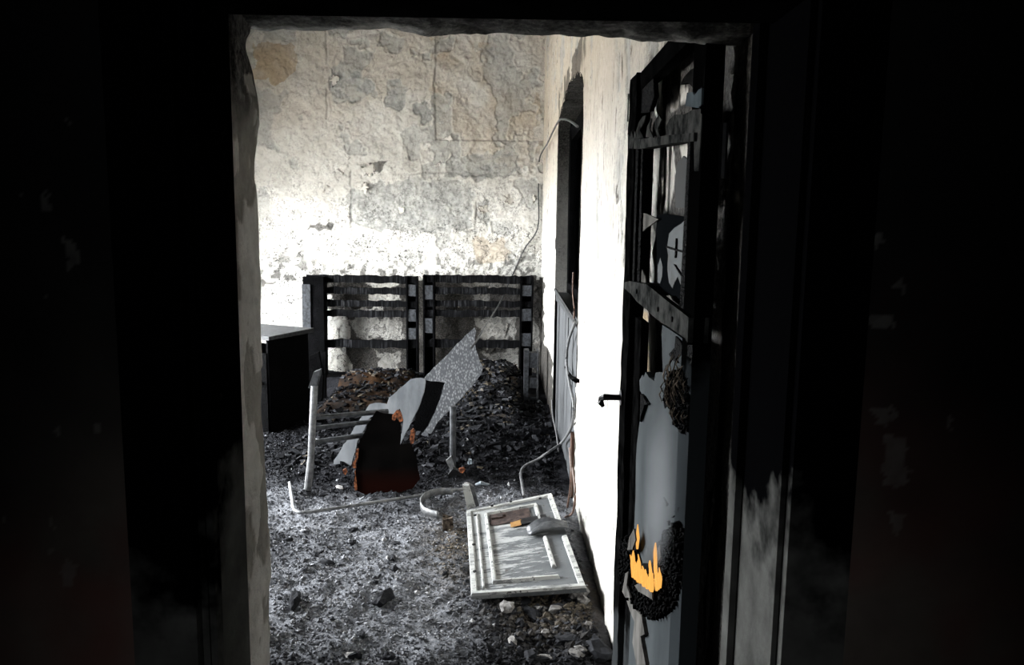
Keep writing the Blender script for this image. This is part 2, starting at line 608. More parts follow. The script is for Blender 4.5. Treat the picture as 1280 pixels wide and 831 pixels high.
# ------------------------------------------------------------------ burnt room: back wall
def back_wall():
    xs = np.concatenate([np.arange(XL - 0.05, -2.75, 0.02), np.arange(-2.75, XR + 0.02, 0.0105)])
    zs = np.arange(0.0, ZC + 0.01, 0.0105)
    X, Z = np.meshgrid(xs, zs, indexing='ij')
    P = np.stack([X, np.full_like(X, YB), Z], -1)
    px, py = topx(P)
    peel_n = fbm(X * 3.1, Z * 3.1, 5, 11)
    peel = sstep(0.555, 0.575, peel_n)
    patches = [[(413, 84), (420, 92), (440, 90), (462, 98), (470, 112), (452, 128), (425, 130), (414, 118)],
               [(482, 100), (500, 98), (510, 118), (500, 140), (484, 135)],
               [(518, 128), (534, 130), (541, 148), (530, 158), (521, 145)],
               [(440, 240), (470, 228), (560, 226), (592, 230), (590, 285), (530, 292), (480, 288), (440, 280)],
               [(600, 250), (612, 252), (610, 278), (598, 272)],
               [(610, 60), (632, 60), (634, 72), (618, 72)],
               [(560, 195), (640, 190), (650, 215), (600, 225), (560, 220)],
               [(500, 315), (520, 312), (530, 325), (510, 332)]]
    block = blobmask(px, py, patches, 9)
    corner_tan = blobmask(px, py, [[(318, 50), (380, 55), (384, 100), (350, 116), (318, 108)]], 8, 9)
    peel = np.maximum(peel * 0.6 * (1 - corner_tan), block * (0.55 + 0.45 * sstep(0.35, 0.55, fbm(X * 12, Z * 12, 4, 93))))
    upper = sstep(215, 120, py)
    tan = 0.30 * upper * sstep(0.25, 0.65, fbm(X * 2.5, Z * 2.5, 4, 24)) + 0.6 * blobmask(px, py, [[(318, 56), (368, 60), (374, 88), (350, 106), (318, 96)]], 12, 9) \
        + 0.38 * blobmask(px, py, [[(545, 55), (668, 60), (672, 210), (600, 215), (545, 170)]], 26, 21) * sstep(0.3, 0.6, fbm(X * 4, Z * 4, 4, 22)) \
        + 0.5 * blobmask(px, py, [[(590, 300), (630, 298), (640, 325), (600, 330)]], 12, 23)
    # soot behind and under the pallet backs
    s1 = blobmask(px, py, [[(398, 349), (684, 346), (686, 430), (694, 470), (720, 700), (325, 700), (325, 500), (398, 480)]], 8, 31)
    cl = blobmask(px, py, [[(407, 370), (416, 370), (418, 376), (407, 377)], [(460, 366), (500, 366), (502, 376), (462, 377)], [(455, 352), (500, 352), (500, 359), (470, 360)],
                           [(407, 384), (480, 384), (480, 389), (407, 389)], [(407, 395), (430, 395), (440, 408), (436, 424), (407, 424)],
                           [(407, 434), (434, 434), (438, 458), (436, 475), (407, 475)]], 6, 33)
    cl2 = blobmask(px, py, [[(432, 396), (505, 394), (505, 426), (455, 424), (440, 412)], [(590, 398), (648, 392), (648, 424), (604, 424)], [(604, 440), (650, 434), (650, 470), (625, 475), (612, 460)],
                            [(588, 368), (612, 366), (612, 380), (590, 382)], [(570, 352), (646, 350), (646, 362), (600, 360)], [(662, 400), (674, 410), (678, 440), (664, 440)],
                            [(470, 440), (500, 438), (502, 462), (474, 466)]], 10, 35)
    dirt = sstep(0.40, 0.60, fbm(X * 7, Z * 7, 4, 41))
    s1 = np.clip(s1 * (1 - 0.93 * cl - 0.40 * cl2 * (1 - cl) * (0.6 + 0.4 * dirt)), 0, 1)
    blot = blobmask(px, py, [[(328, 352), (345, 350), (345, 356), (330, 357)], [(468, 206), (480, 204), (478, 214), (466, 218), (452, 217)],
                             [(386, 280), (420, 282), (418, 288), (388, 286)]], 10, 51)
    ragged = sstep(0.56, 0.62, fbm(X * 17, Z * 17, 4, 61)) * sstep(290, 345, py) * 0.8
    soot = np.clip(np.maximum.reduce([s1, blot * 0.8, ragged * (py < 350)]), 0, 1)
    speck = 0.25 + 0.75 * sstep(180, 330, py)
    # relief: plaster skin 9 mm proud of the stone, curled lips along the edges, ashlar joints
    fb = fbm(X * 3.7, Z * 3.7, 6, 91, 0.6) * 11
    terr = np.floor(fb) + sstep(0.80, 0.98, fb - np.floor(fb)) + 0.35 * np.exp(-(((fb - np.floor(fb)) - 0.97) / 0.06) ** 2)
    lip = np.exp(-((peel_n - 0.548) / 0.012) ** 2) * 0.006
    joint = np.zeros_like(X)
    for zj, x0, x1 in ((2.19, -1.1, 0.15), (1.60, -1.65, -0.3)):
        joint += np.exp(-((Z - zj - 0.09 * (fbm(X * 3, Z * 0, 4, 71) - 0.5)) / 0.010) ** 2) * ((X > x0) & (X < x1)) * pn(X * 9, Z * 9, 72)
    for xj, z0, z1 in ((-1.66, 1.6, 2.2), (-0.30, 1.55, 2.15), (-0.73, 2.75, 3.9), (-1.88, 2.75, 3.9)):
        joint += np.exp(-((X - xj - 0.07 * (fbm(X * 0, Z * 4, 4, 73) - 0.5)) / 0.009) ** 2) * ((Z > z0) & (Z < z1)) * sstep(0.25, 0.6, pn(X * 5, Z * 5, 74))
    sheet = ((X > -0.73) & (Z > 2.55)) * 0.012
    dy = peel * 0.010 - terr * 0.0055 - lip + joint * 0.012 + sheet - (fbm(X * 1.3, Z * 1.3, 3, 81) - 0.5) * 0.05 - (fbm(X * 24, Z * 24, 3, 82) - 0.5) * 0.012
    soot = np.clip(soot + joint * 0.35, 0, 1)
    P[..., 1] += dy
    mb = MB().grid(P)
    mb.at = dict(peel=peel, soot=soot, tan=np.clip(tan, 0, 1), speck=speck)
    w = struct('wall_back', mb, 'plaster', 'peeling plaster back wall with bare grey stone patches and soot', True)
    # the big curled flake hanging off the wall, and smaller ones
    for cx, cy, r in ((462, 212, 9), (432, 200, 6), (428, 212, 6), (455, 235, 6), (636, 250, 7), (550, 208, 6), (418, 100, 6),
                      (604, 262, 6), (664, 250, 6), (410, 238, 6), (560, 175, 6), (500, 262, 5)):
        c = on(cx, cy, 1, YB - 0.012)
        s = r * 8.4 / F_PX
        g = MB()
        n = 9
        U, Vv = np.meshgrid(np.linspace(-1, 1, n), np.linspace(-1, 1, n), indexing='ij')
        rad = 0.85 + 1.3 * (pn(U * 2.6 + cx, Vv * 2.6 + cy, 5) - 0.5)
        ang = random.uniform(0, 6.28)
        Q = np.stack([c[0] + s * rad * (U * math.cos(ang) - Vv * math.sin(ang)) * np.sqrt(1 - Vv ** 2 / 2),
                      c[1] - 0.004 - 0.035 * np.clip(U * 0.5 + 0.5, 0, 1) ** 2 * s / 0.07,
                      c[2] + s * rad * (U * math.sin(ang) + Vv * math.cos(ang)) * np.sqrt(1 - U ** 2 / 2)], -1)
        g.grid(Q)
        k = n * n
        g.at = dict(peel=[0.0] * k, soot=[0.0] * k, tan=[0.1] * k, speck=[0.1] * k)
        f = obj('plaster_flake', g, 'plaster', w, True)
        md = f.modifiers.new('thickness', 'SOLIDIFY'); md.thickness = 0.004
    return w


back_wall()

# ------------------------------------------------------------------ right wall with the deep arched window recess
NY0, NY1, NZ1, NZA = 4.32, 6.22, 2.36, 2.56     # recess: y range, spring and crown heights
SILL = 1.10


def arch_top(y):
    t = (y - (NY0 + NY1) / 2) / ((NY1 - NY0) / 2)
    return NZ1 + (NZA - NZ1) * np.sqrt(np.clip(1 - t * t, 0, 1))


def right_wall():
    ys = np.concatenate([np.arange(1.36, 2.9, 0.009), np.arange(2.9, YB + 0.02, 0.022)])
    zs = np.arange(0.0, ZC + 0.01, 0.014)
    Y, Z = np.meshgrid(ys, zs, indexing='ij')
    P = np.stack([np.full_like(Y, XR), Y, Z], -1)
    px, py = topx(P)
    peel_n = fbm(Y * 5, Z * 1.7, 5, 111)
    peel = sstep(0.60, 0.62, peel_n) * 0.8
    tan = 0.55 * sstep(1.6, 2.6, Z) * np.ones_like(Y)
    # soot: behind the open door; by the sofa soot and painted arm shadow
    z1 = lambda q: zz((760, 60), 4.155, q)
    behind = sstep(2.55, 2.42, Y + 0.10 * (fbm(Y * 6, Z * 6, 3, 7) - 0.5)) * sstep(2.13, 2.07, Z + 0.05 * (fbm(Y * 30, Z * 8, 3, 8) - 0.5))
    clean = blobmask(px, py, [[(813, 178), (826, 178), (824, 215), (832, 235), (818, 262), (822, 270), (819, 480), (810, 480), (812, 300)],
                              [(832, 180), (842, 180), (846, 215), (838, 262), (830, 262)],
                              [(851, 180), (864, 180), (864, 200), (858, 196), (852, 206)],
                              z1([(240, 180), (285, 165), (290, 330), (270, 400), (235, 400)]),
                              z1([(335, 210), (360, 205), (365, 300), (330, 320)]), z1([(375, 210), (415, 205), (408, 290), (380, 310)]),
                              z1([(660, 530), (680, 530), (682, 590), (690, 620), (655, 632)]), z1([(655, 760), (685, 750), (685, 800), (650, 810)])], 4, 19)
    brown = blobmask(px, py, [[(797, 386), (812, 390), (812, 475), (797, 470)]], 3, 20)
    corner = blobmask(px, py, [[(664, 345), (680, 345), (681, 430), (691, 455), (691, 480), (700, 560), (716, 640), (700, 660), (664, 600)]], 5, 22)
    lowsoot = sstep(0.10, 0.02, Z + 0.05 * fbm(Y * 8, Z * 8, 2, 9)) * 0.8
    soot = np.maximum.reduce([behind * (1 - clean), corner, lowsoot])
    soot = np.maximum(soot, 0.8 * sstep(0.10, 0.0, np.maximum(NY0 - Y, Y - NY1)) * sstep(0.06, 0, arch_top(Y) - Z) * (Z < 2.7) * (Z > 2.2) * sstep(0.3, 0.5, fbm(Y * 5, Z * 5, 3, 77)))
    soot = np.clip(soot * (1 - 0.65 * brown), 0, 1)
    tan = np.clip(tan + brown, 0, 1)
    dx = peel * 0.008 - np.exp(-((peel_n - 0.592) / 0.01) ** 2) * 0.006 - (fbm(Y * 18, Z * 6, 3, 113) - 0.5) * 0.012
    P[..., 0] += dx
    yc = (Y[:-1, :-1] + Y[1:, 1:]) / 2
    zc = (Z[:-1, :-1] + Z[1:, 1:]) / 2
    rag = 0.05 * (fbm(yc * 3, zc * 5, 3, 131) - 0.5)
    hole = (yc > NY0 + rag * 0.4) & (yc < NY1 + rag * 0.4) & (zc < arch_top(yc) + rag)
    mb = MB().grid(P, ~hole)
    # unused vertices inside the recess stay harmless
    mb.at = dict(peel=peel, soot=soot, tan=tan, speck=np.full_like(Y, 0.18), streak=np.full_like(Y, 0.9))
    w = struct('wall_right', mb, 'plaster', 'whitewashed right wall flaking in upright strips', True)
    MBk = MB().box((XR + 0.45, 1.3, 0), (XR + 0.6, YB + 0.2, ZC))
    MBk.box((XR + 0.02, YB, 0), (XR + 0.45, YB + 0.2, ZC))
    obj('masonry_core', MBk, 'soot_black', w)
    # recess lining
    D = 0.36
    yy = np.linspace(NY0 - 0.02, NY1 + 0.02, 40)
    for nm, pts in (('recess_soffit', None), ('recess_reveal', NY1), ('recess_reveal', NY0)):
        us = np.linspace(0.0, D, 10)
        if pts is None:
            A = np.array([[(XR + u - 0.004, y, float(arch_top(y)) + 0.012 * math.sin(y * 31)) for u in us] for y in yy])
        else:
            zz_ = np.linspace(0.0, NZ1 + 0.03, 60)
            A = np.array([[(XR + u - 0.004, pts + 0.02 * (pn(u * 9, z * 4, 5) - 0.5), z) for u in us] for z in zz_])
        g = MB().grid(A)
        k = A.shape[0] * A.shape[1]
        zf = A[..., 2].ravel()
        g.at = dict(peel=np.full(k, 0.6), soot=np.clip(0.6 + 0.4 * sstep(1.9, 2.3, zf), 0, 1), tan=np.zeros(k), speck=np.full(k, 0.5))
        obj(nm, g, 'plaster', w, True)
    return w


wall_r = right_wall()


def arched_window():
    t = thing('window_1', (XR + 0.1, (NY0 + NY1) / 2, 0), 'tall arched window recess burnt black above grey flaking planks', None, None, 'structure')
    x0 = XR + 0.09
    # burnt casement: stiles, rails and two black shutters
    for y in (NY0 + 0.03, (NY0 + NY1) / 2, NY1 - 0.03):
        obj('casement_stile', MB().box((x0, y - 0.045, SILL), (x0 + 0.06, y + 0.045, 2.42), 0.006), 'char', t)
    obj('casement_rail', MB().box((x0 + 0.005, NY0, 2.30), (x0 + 0.055, NY1, 2.40), 0.006), 'char', t)
    obj('casement_rail', MB().box((x0 + 0.005, NY0, SILL), (x0 + 0.055, NY1, SILL + 0.09), 0.006), 'char', t)
    for a, b in ((NY0 + 0.08, (NY0 + NY1) / 2 - 0.05), ((NY0 + NY1) / 2 + 0.05, NY1 - 0.08)):
        obj('shutter', MB().box((x0 + 0.10, a, SILL + 0.05), (x0 + 0.13, b, 2.35), 0.004), 'char', t)
    obj('sill', MB().box((XR + 0.0, NY0 + 0.01, SILL - 0.05), (XR + 0.2, NY1 - 0.01, SILL), 0.006), 'char_ash', t)
    # planks under the sill
    n = 9
    for k in range(n):
        a = NY0 + 0.03 + (NY1 - NY0 - 0.12) * k / n
        b = NY0 + 0.03 + (NY1 - NY0 - 0.12) * (k + 1) / n - 0.008
        d = random.uniform(0, 0.012)
        obj('plank', MB().box((XR + 0.012 + d, a, 0.0), (XR + 0.045 + d, b, SILL - 0.055 + random.uniform(-0.01, 0.0)), 0.003), 'plank_paint', t)
    obj('corner_post', MB().box((XR - 0.006, NY1 - 0.09, 0.0), (XR + 0.05, NY1 - 0.03, SILL - 0.02), 0.004), 'char', t)
    p = on(720, 530, 0, XR)
    obj('wood_strip', MB().plate([(XR - 0.012, 4.50, 0.40), (XR - 0.012, 4.42, 0.38), (XR - 0.012, 4.39, 0.03), (XR - 0.012, 4.45, 0.0)], (0.02, 0, 0)), 'brown_wood', t, label='brown unburnt wooden strip')
    obj('wood_strip', MB().plate([(XR - 0.02, 4.40, 0.42), (XR - 0.02, 4.34, 0.40), (XR - 0.02, 4.32, 0.06), (XR - 0.02, 4.36, 0.04)], (0.02, 0, 0)), 'brown_wood', t)
    # diagonal batten and torn splinter across the planks
    a, b = on(694, 362, 0, XR - 0.01), on(719, 402, 0, XR - 0.01)
    obj('batten', MB().tube([a, b], 0.014, 5), 'char_ash', t)
    a, b = on(706, 458, 0, XR - 0.01), on(722, 476, 0, XR - 0.01)
    obj('splinter', MB().tube([a, (a + b) / 2 + np.array([0, 0, -0.02]), b], [0.004, 0.016, 0.035], 5, 0.4), 'char', t)


arched_window()

# ------------------------------------------------------------------ left wall with the two window openings, ceiling, yard
def left_wall():
    m = MB()
    ys = [YF]
    for w in sorted(WIN):
        ys += [w[0], w[1]]
    ys.append(YB + 0.2)
    X0 = XL - 0.3
    for i in range(0, len(ys), 2):
        m.box((X0, ys[i], 0), (XL, ys[i + 1], ZC))
    for y0, y1, z0, z1 in WIN:
        m.box((X0, y0, 0), (XL, y1, z0)); m.box((X0, y0, z1), (XL, y1, ZC))
    n = len(m.v)
    m.at = dict(peel=[0.0] * n, soot=[0.15] * n, tan=[0.2] * n, speck=[0.6] * n)
    struct('wall_left', m, 'plaster', 'left plaster wall with two burnt-out window openings')
    for k, (y0, y1, z0, z1) in enumerate(WIN):
        t = thing('window_%d' % (k + 2), (XL - 0.15, (y0 + y1) / 2, z0), 'burnt-out window opening letting daylight into the room', None, None, 'structure')
        x = XL - 0.18
        for y in (y0 + 0.03, y1 - 0.03):
            obj('window_frame', MB().box((x, y - 0.03, z0), (x + 0.06, y + 0.03, z1)), 'char', t)
        obj('window_frame', MB().box((x, y0 + 0.06, z1 - 0.06), (x + 0.06, y1 - 0.06, z1)), 'char', t)
        obj('window_sill', MB().box((x - 0.05, y0, z0 - 0.0), (XL + 0.03, y1, z0 + 0.03)), 'char_ash', t)


left_wall()
struct('ceiling', MB().box((XL - 0.3, YF, ZC), (XR + 0.6, YB + 0.2, ZC + 0.15)), 'black_ceiling', 'soot-blackened ceiling of the burnt room')
struct('subfloor', MB().box((XL - 0.3, 1.2, -0.3), (XR + 0.6, YB + 0.2, -0.06)), 'black_ceiling', 'slab under the ash of the burnt room')
struct('ground', MB().box((-40, -30, -0.45), (XL - 0.35, 40, -0.25)), 'yard', 'bare ground of the yard outside the windows')


# ------------------------------------------------------------------ floor of the burnt room
def floor_h(X, Y):
    h = (fbm(X * 2.2, Y * 2.2, 3, 201) - 0.5) * 0.05 + (fbm(X * 11, Y * 11, 4, 203, 0.6) - 0.5) * 0.055
    h = h + 0.10 * np.exp(-(((X + 0.1) / 0.45) ** 2 + ((Y - 5.6) / 0.5) ** 2)) + 0.07 * np.exp(-(((X + 0.9) / 0.4) ** 2 + ((Y - 5.4) / 0.35) ** 2))
    h = h + 0.05 * np.exp(-(((X - 0.35) / 0.12) ** 2 + ((Y - 3.0) / 0.5) ** 2))
    return h + 0.015


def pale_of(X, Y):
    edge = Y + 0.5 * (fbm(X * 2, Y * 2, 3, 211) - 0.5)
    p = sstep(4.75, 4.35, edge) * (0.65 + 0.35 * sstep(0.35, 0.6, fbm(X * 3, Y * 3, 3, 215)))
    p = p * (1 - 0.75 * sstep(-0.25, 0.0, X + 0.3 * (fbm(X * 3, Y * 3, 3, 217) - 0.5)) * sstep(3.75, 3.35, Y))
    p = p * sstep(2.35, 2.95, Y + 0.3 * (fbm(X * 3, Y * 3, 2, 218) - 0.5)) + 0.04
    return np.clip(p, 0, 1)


def tan_of(X, Y):
    return np.clip(0.9 * np.exp(-(((X + 0.22) / 0.14) ** 2 + ((Y - 3.75) / 0.45) ** 2)) + 0.8 * np.exp(-(((X - 0.25) / 0.22) ** 2 + ((Y - 3.1) / 0.25) ** 2)), 0, 1)


def floor():
    xs = np.arange(-3.3, XR + 0.05, 0.019)
    ys = np.concatenate([np.arange(1.4, 2.6, 0.06), np.arange(2.6, 6.6, 0.017), np.arange(6.6, YB + 0.05, 0.05)])
    X, Y = np.meshgrid(xs, ys, indexing='ij')
    P = np.stack([X, Y, floor_h(X, Y) * sstep(1.4, 2.2, Y)], -1)
    mb = MB().grid(P)
    mb.at = dict(pale=pale_of(X, Y), tan=tan_of(X, Y))
    f = struct('floor', mb, 'ash', 'floor buried in grey ash and black char', True)
    return f


FLOOR = floor()

OCT_V = np.array([(1, 0, 0), (-1, 0, 0), (0, 1, 0), (0, -1, 0), (0, 0, 1), (0, 0, -1)], float)
OCT_F = np.array([(0, 2, 4), (2, 1, 4), (1, 3, 4), (3, 0, 4), (2, 0, 5), (1, 2, 5), (3, 1, 5), (0, 3, 5)])


def _cube():
    v = np.array([(x, y, z) for x in (-1, 1) for y in (-1, 1) for z in (-1, 1)], float) * 0.75
    f = np.array([(0, 1, 3, 2), (4, 6, 7, 5), (0, 4, 5, 1), (2, 3, 7, 6), (0, 2, 6, 4), (1, 5, 7, 3)])
    return v, f


def scatter(C, S, flat, cube=False, jit=0.35):
    """many small irregular lumps; C (n,3) centres, S (n,) sizes"""
    BV, BF = _cube() if cube else (OCT_V, OCT_F)
    n = len(C)
    k = len(BV)
    V = BV[None] * (1 + rng.uniform(-jit, jit, (n, k, 3)))
    sc = np.stack([rng.uniform(0.6, 1.6, n), rng.uniform(0.5, 1.1, n), rng.uniform(0.4, 0.9, n) * flat], -1)
    V = V * sc[:, None] * S[:, None, None]
    a = rng.uniform(0, 6.28, n); b = rng.normal(0, 0.5, n)
    ca, sa, cb, sb = np.cos(a), np.sin(a), np.cos(b), np.sin(b)
    x, y, z = V[..., 0], V[..., 1], V[..., 2]
    x, z = x * cb[:, None] - z * sb[:, None], x * sb[:, None] + z * cb[:, None]
    x, y = x * ca[:, None] - y * sa[:, None], x * sa[:, None] + y * ca[:, None]
    V = np.stack([x, y, z], -1) + C[:, None]
    F = BF[None] + (np.arange(n) * k)[:, None, None]
    return V.reshape(-1, 3), F.reshape(-1, BF.shape[1]), k


def rubble_obj(name, C, S, tone, tan, label, cat, flat=0.8, cube=False, parent=None):
    V, Fc, k = scatter(C, S, flat, cube)
    mb = MB(); mb.v = V.tolist(); mb.f = [tuple(i) for i in Fc.tolist()]
    mb.at = dict(tone=np.repeat(tone, k), tan=np.repeat(tan, k))
    o = obj(name, mb, 'rubble', parent)
    return tag(o, label, None if parent else cat, None, 'stuff')


def floor_rubble():
    n = 85000
    Y = 2.5 + (rng.random(n) ** 1.25) * 4.6
    X = rng.uniform(-3.2, XR - 0.05, n)
    p = pale_of(X, Y)
    S = np.clip(np.abs(rng.normal(0.0, 0.0042, len(X))) + 0.0025, 0, 0.02) * (1 + 0.7 * sstep(-0.2, 0.1, X) * sstep(3.8, 3.2, Y)) * (1 + 0.35 * sstep(4.4, 5.0, Y))
    C = np.stack([X, Y, floor_h(X, Y) + S * 0.25], -1)
    tone = np.clip(p * rng.uniform(0.45, 0.85, len(X)) + 0.02 + rng.normal(0, 0.07, len(X)) + (rng.random(len(X)) < 0.012) * 0.6, 0, 1)
    rubble_obj('ash_rubble', C, S, tone, tan_of(X, Y) * (rng.random(len(X)) < 0.6), None, None, parent=FLOOR)


floor_rubble()


def fragments():
    """larger separate pieces one can pick out on the floor"""
    spots = []
    r = random.Random(5)
    for _ in range(26):
        spots.append((r.uniform(640, 755), r.uniform(748, 825), r.uniform(0.018, 0.04), 'pale' if r.random() < 0.6 else 'black'))
    for _ in range(30):
        spots.append((r.uniform(350, 690), r.uniform(560, 625), r.uniform(0.015, 0.035), 'pale' if r.random() < 0.25 else 'black'))
    for _ in range(14):
        spots.append((r.uniform(360, 580), r.uniform(650, 820), r.uniform(0.012, 0.026), 'black'))
    spots = [q for q in spots if not (440 < q[0] < 530 and 596 < q[1] < 622)]
    spots += [(633, 764, 0.045, 'pale'), (480, 745, 0.05, 'black'), (368, 752, 0.04, 'black'), (748, 818, 0.05, 'black'), (437, 812, 0.025, 'pale')]
    for x, y, s, kind in spots:
        g = on(x, y, 2, 0.03)
        if g[0] > XR - 0.05 or g[1] > 6.6:
            continue
        h = float(floor_h(np.array([g[0]]), np.array([g[1]]))[0])
        bm = bmesh.new(); bmesh.ops.create_icosphere(bm, subdivisions=2, radius=s)
        sx, sy, sz, an = r.uniform(0.8, 1.7), r.uniform(0.6, 1.0), r.uniform(0.4, 0.8), r.uniform(0, 6.28)
        mb = MB()
        for v in bm.verts:
            q = v.co * (0.75 + 0.5 * r.random() ** 2)
            a_, b_ = q.x * sx, q.y * sy
            mb.v.append((g[0] + a_ * math.cos(an) - b_ * math.sin(an), g[1] + a_ * math.sin(an) + b_ * math.cos(an), h + s * 0.3 + q.z * sz))
        mb.f = [tuple(v.index for v in f.verts) for f in bm.faces]
        k = len(mb.v); bm.free()
        tn = 0.15 if kind == 'black' else 0.85
        mb.at = dict(tone=[tn] * k, tan=[0.45 if kind == 'pale' else 0.0] * k)
        o = obj('charred_lump' if kind == 'black' else 'plaster_chunk', mb, 'rubble')
        where = 'in the rubble between the white panel and the doorway' if x > 620 and y > 740 else 'in the black char around the collapsed table' if y < 640 else 'in the open grey ash before the bent tube'
        if kind == 'black':
            tag(o, 'black lump of charred wood ' + where, 'char lump', 'charred lumps ' + where)
        else:
            tag(o, 'pale chunk of fallen plaster ' + where, 'plaster chunk', 'plaster chunks ' + where)


fragments()


# ------------------------------------------------------------------ partition wall with the doorway, corridor
def partition():
    m = MB()
    m.box((-1.75, YN + 0.01, 0), (XJL - 0.035, YF, 2.75))
    m.box((XJR + 0.035, YN + 0.01, 0), (1.75, YF, 2.75))
    m.box((XJL - 0.035, YN + 0.01, ZL + 0.04), (XJR + 0.035, YF, 2.75))
    m.box((XL - 0.3, YF - 0.2, 0), (-1.75, YF, ZC)); m.box((-1.75, YF - 0.2, 2.75), (XR + 0.6, YF, ZC))
    n = len(m.v)
    m.at = dict(soot=[1.0] * n, peel=[0.0] * n)
    w = struct('wall_front', m, 'sooted_wall', 'thick soot-blackened wall pierced by the doorway')
    # front faces with flecks where the sooted skin has come away
    flecks = [[(78, 715), (82, 700), (92, 704), (93, 722), (84, 735)], [(62, 690), (68, 680), (72, 686), (66, 694)], [(78, 296), (92, 300), (96, 330), (86, 336)],
              [(118, 530), (122, 528), (122, 545), (118, 544)], [(68, 535), (74, 534), (73, 543), (69, 542)], [(52, 368), (56, 366), (56, 372)],
              [(60, 650), (64, 648), (66, 658), (60, 658)], [(0, 642), (8, 645), (6, 655), (0, 655)], [(50, 240), (60, 238), (64, 265), (54, 266)],
              [(84, 145), (88, 143), (88, 160), (84, 160)], [(30, 238), (34, 240), (32, 252), (28, 250)],
              [(1090, 508), (1115, 505), (1120, 530), (1095, 535)], [(1105, 540), (1132, 545), (1136, 600), (1120, 614), (1106, 600)],
              [(1085, 395), (1115, 390), (1120, 408), (1090, 412)], [(1115, 355), (1130, 350), (1128, 375)], [(1090, 292), (1102, 292), (1100, 312), (1090, 310)],
              [(1180, 518), (1192, 516), (1192, 540), (1184, 542)], [(1112, 640), (1130, 640), (1128, 670), (1114, 665)]]
    for xa, xb in ((-1.75, XJL - 0.03), (XJR + 0.03, 1.75)):
        q = np.arange(-1.75, 1.75, 0.012); q = np.union1d(q[np.abs(q) > 0.86], np.arange(-0.86, 0.86, 0.005))
        xs = np.concatenate([[xa], q[(q > xa + 0.003) & (q < xb - 0.003)], [xb]])
        zs = np.concatenate([np.arange(0, 0.8, 0.02), np.arange(0.8, 2.1, 0.005), np.arange(2.1, 2.76, 0.02)])
        X, Z = np.meshgrid(xs, zs, indexing='ij')
        P = np.stack([X, YN - 0.004 * fbm(X * 9, Z * 9, 3, 301), Z], -1)
        px, py = topx(P)
        wob = 0.55 * (fbm(X * 2.5, Z * 2.5, 4, 303) - 0.5)
        soot = 0.30 + 0.70 * sstep(0.85, 1.5, Z + wob)
        g = MB().grid(P)
        fl = blobmask(px, py, flecks, 12, 305) * (0.35 + 0.65 * fbm(X * 60, Z * 60, 3, 306))
        g.at = dict(soot=np.clip(soot, 0, 1), peel=fl * 0.55)
        obj('plaster_face', g, 'sooted_wall', w, True)
    # left reveal: pale plaster between the frame and the room, with a worn wavy arris
    ys = np.linspace(1.295, YF, 34)
    zs = np.arange(0, ZL + 0.03, 0.006)
    Y, Z = np.meshgrid(ys, zs, indexing='ij')
    t = (Y - ys[0]) / (ys[-1] - ys[0])
    px, py = topx(np.stack([np.full_like(Y, XJL), Y, Z], -1))
    wav = (fbm(Z * 3.0, Z * 0, 4, 311) - 0.5) * 0.018
    bulge = 0.009 * np.exp(-((Z - 1.80) / 0.05) ** 2) - 0.012 * np.exp(-((Z - 1.92) / 0.03) ** 2)
    peel_n = fbm(Y * 16, Z * 7, 4, 313)
    peel = sstep(0.585, 0.60, peel_n) * 0.7
    X = XJL + (wav + bulge) * sstep(0.3, 1.0, t) + 0.004 * (fbm(Y * 40, Z * 20, 3, 315) - 0.5) - peel * 0.004
    X = X - 0.02 * sstep(0.93, 1.0, t)
    soot = np.maximum(sstep(1.74, 1.86, Z + 0.16 * (fbm(Y * 14, Z * 10, 3, 317) - 0.5)), sstep(0.16, 0.02, t + 0.16 * (fbm(Y * 9, Z * 6, 3, 319) - 0.5)))
    soot = np.clip(soot * (1 - 0.8 * blobmask(px, py, [[(305, 90), (316, 95), (318, 120), (309, 118)], [(286, 138), (290, 140), (290, 160), (286, 158)]], 3, 333)), 0, 1)
    g = MB().grid(np.stack([X, Y, Z], -1))
    g.at = dict(peel=peel, soot=soot, tan=peel * 0.9, speck=np.full_like(Y, 0.15))
    obj('plaster_reveal', g, 'plaster_brightened', w, True)
    # soffit above, ragged burnt plaster
    xs = np.linspace(XJL - 0.04, XJR + 0.03, 120)
    ys = np.linspace(1.27, YF + 0.01, 24)
    X, Y = np.meshgrid(xs, ys, indexing='ij')
    t = (Y - ys[0]) / (ys[-1] - ys[0])
    Z = ZL + 0.02 - 0.028 * sstep(0.3, 1, t) * fbm(X * 7, Y * 3, 4, 321) - 0.01 * fbm(X * 30, Y * 30, 3, 323) - 0.012 * sstep(-0.1, 0.4, X)
    g = MB().grid(np.stack([X, Y, Z], -1))
    n = X.size
    g.at = dict(peel=0.5 * sstep(0.5, 0.6, fbm(X * 8, Y * 16, 4, 325)), soot=1.0 - sstep(0.72, 0.95, t) * (0.10 + 0.35 * sstep(0.52, 0.62, fbm(X * 6, Y * 12, 4, 327))), tan=np.full(n, 0.0), speck=np.full(n, 0.5))
    obj('lintel_soffit', g, 'plaster', w, True)
    # corridor shell
    def shell(nm, lo, hi, mat, label):
        q = MB().box(lo, hi)
        q.at = dict(soot=[0.9] * 8, peel=[0.0] * 8)
        struct(nm, q, mat, label)
    shell('wall_corridor_left', (-1.95, -1.8, 0), (-1.75, YN + 0.3, 2.75), 'sooted_wall', 'soot-blackened side wall left of the corridor')
    shell('wall_corridor_right', (1.75, -1.8, 0), (1.95, YN + 0.3, 2.75), 'sooted_wall', 'soot-blackened side wall right of the corridor')
    m = MB()
    m.box((-1.95, -2.0, 0), (-0.03, -1.8, 2.75)); m.box((0.03, -2.0, 0), (1.95, -1.8, 2.75))
    m.box((-0.03, -2.0, 0), (0.03, -1.8, 0.9)); m.box((-0.03, -2.0, 1.9), (0.03, -1.8, 2.75))
    m.at = dict(soot=[0.9] * 32, peel=[0.0] * 32)
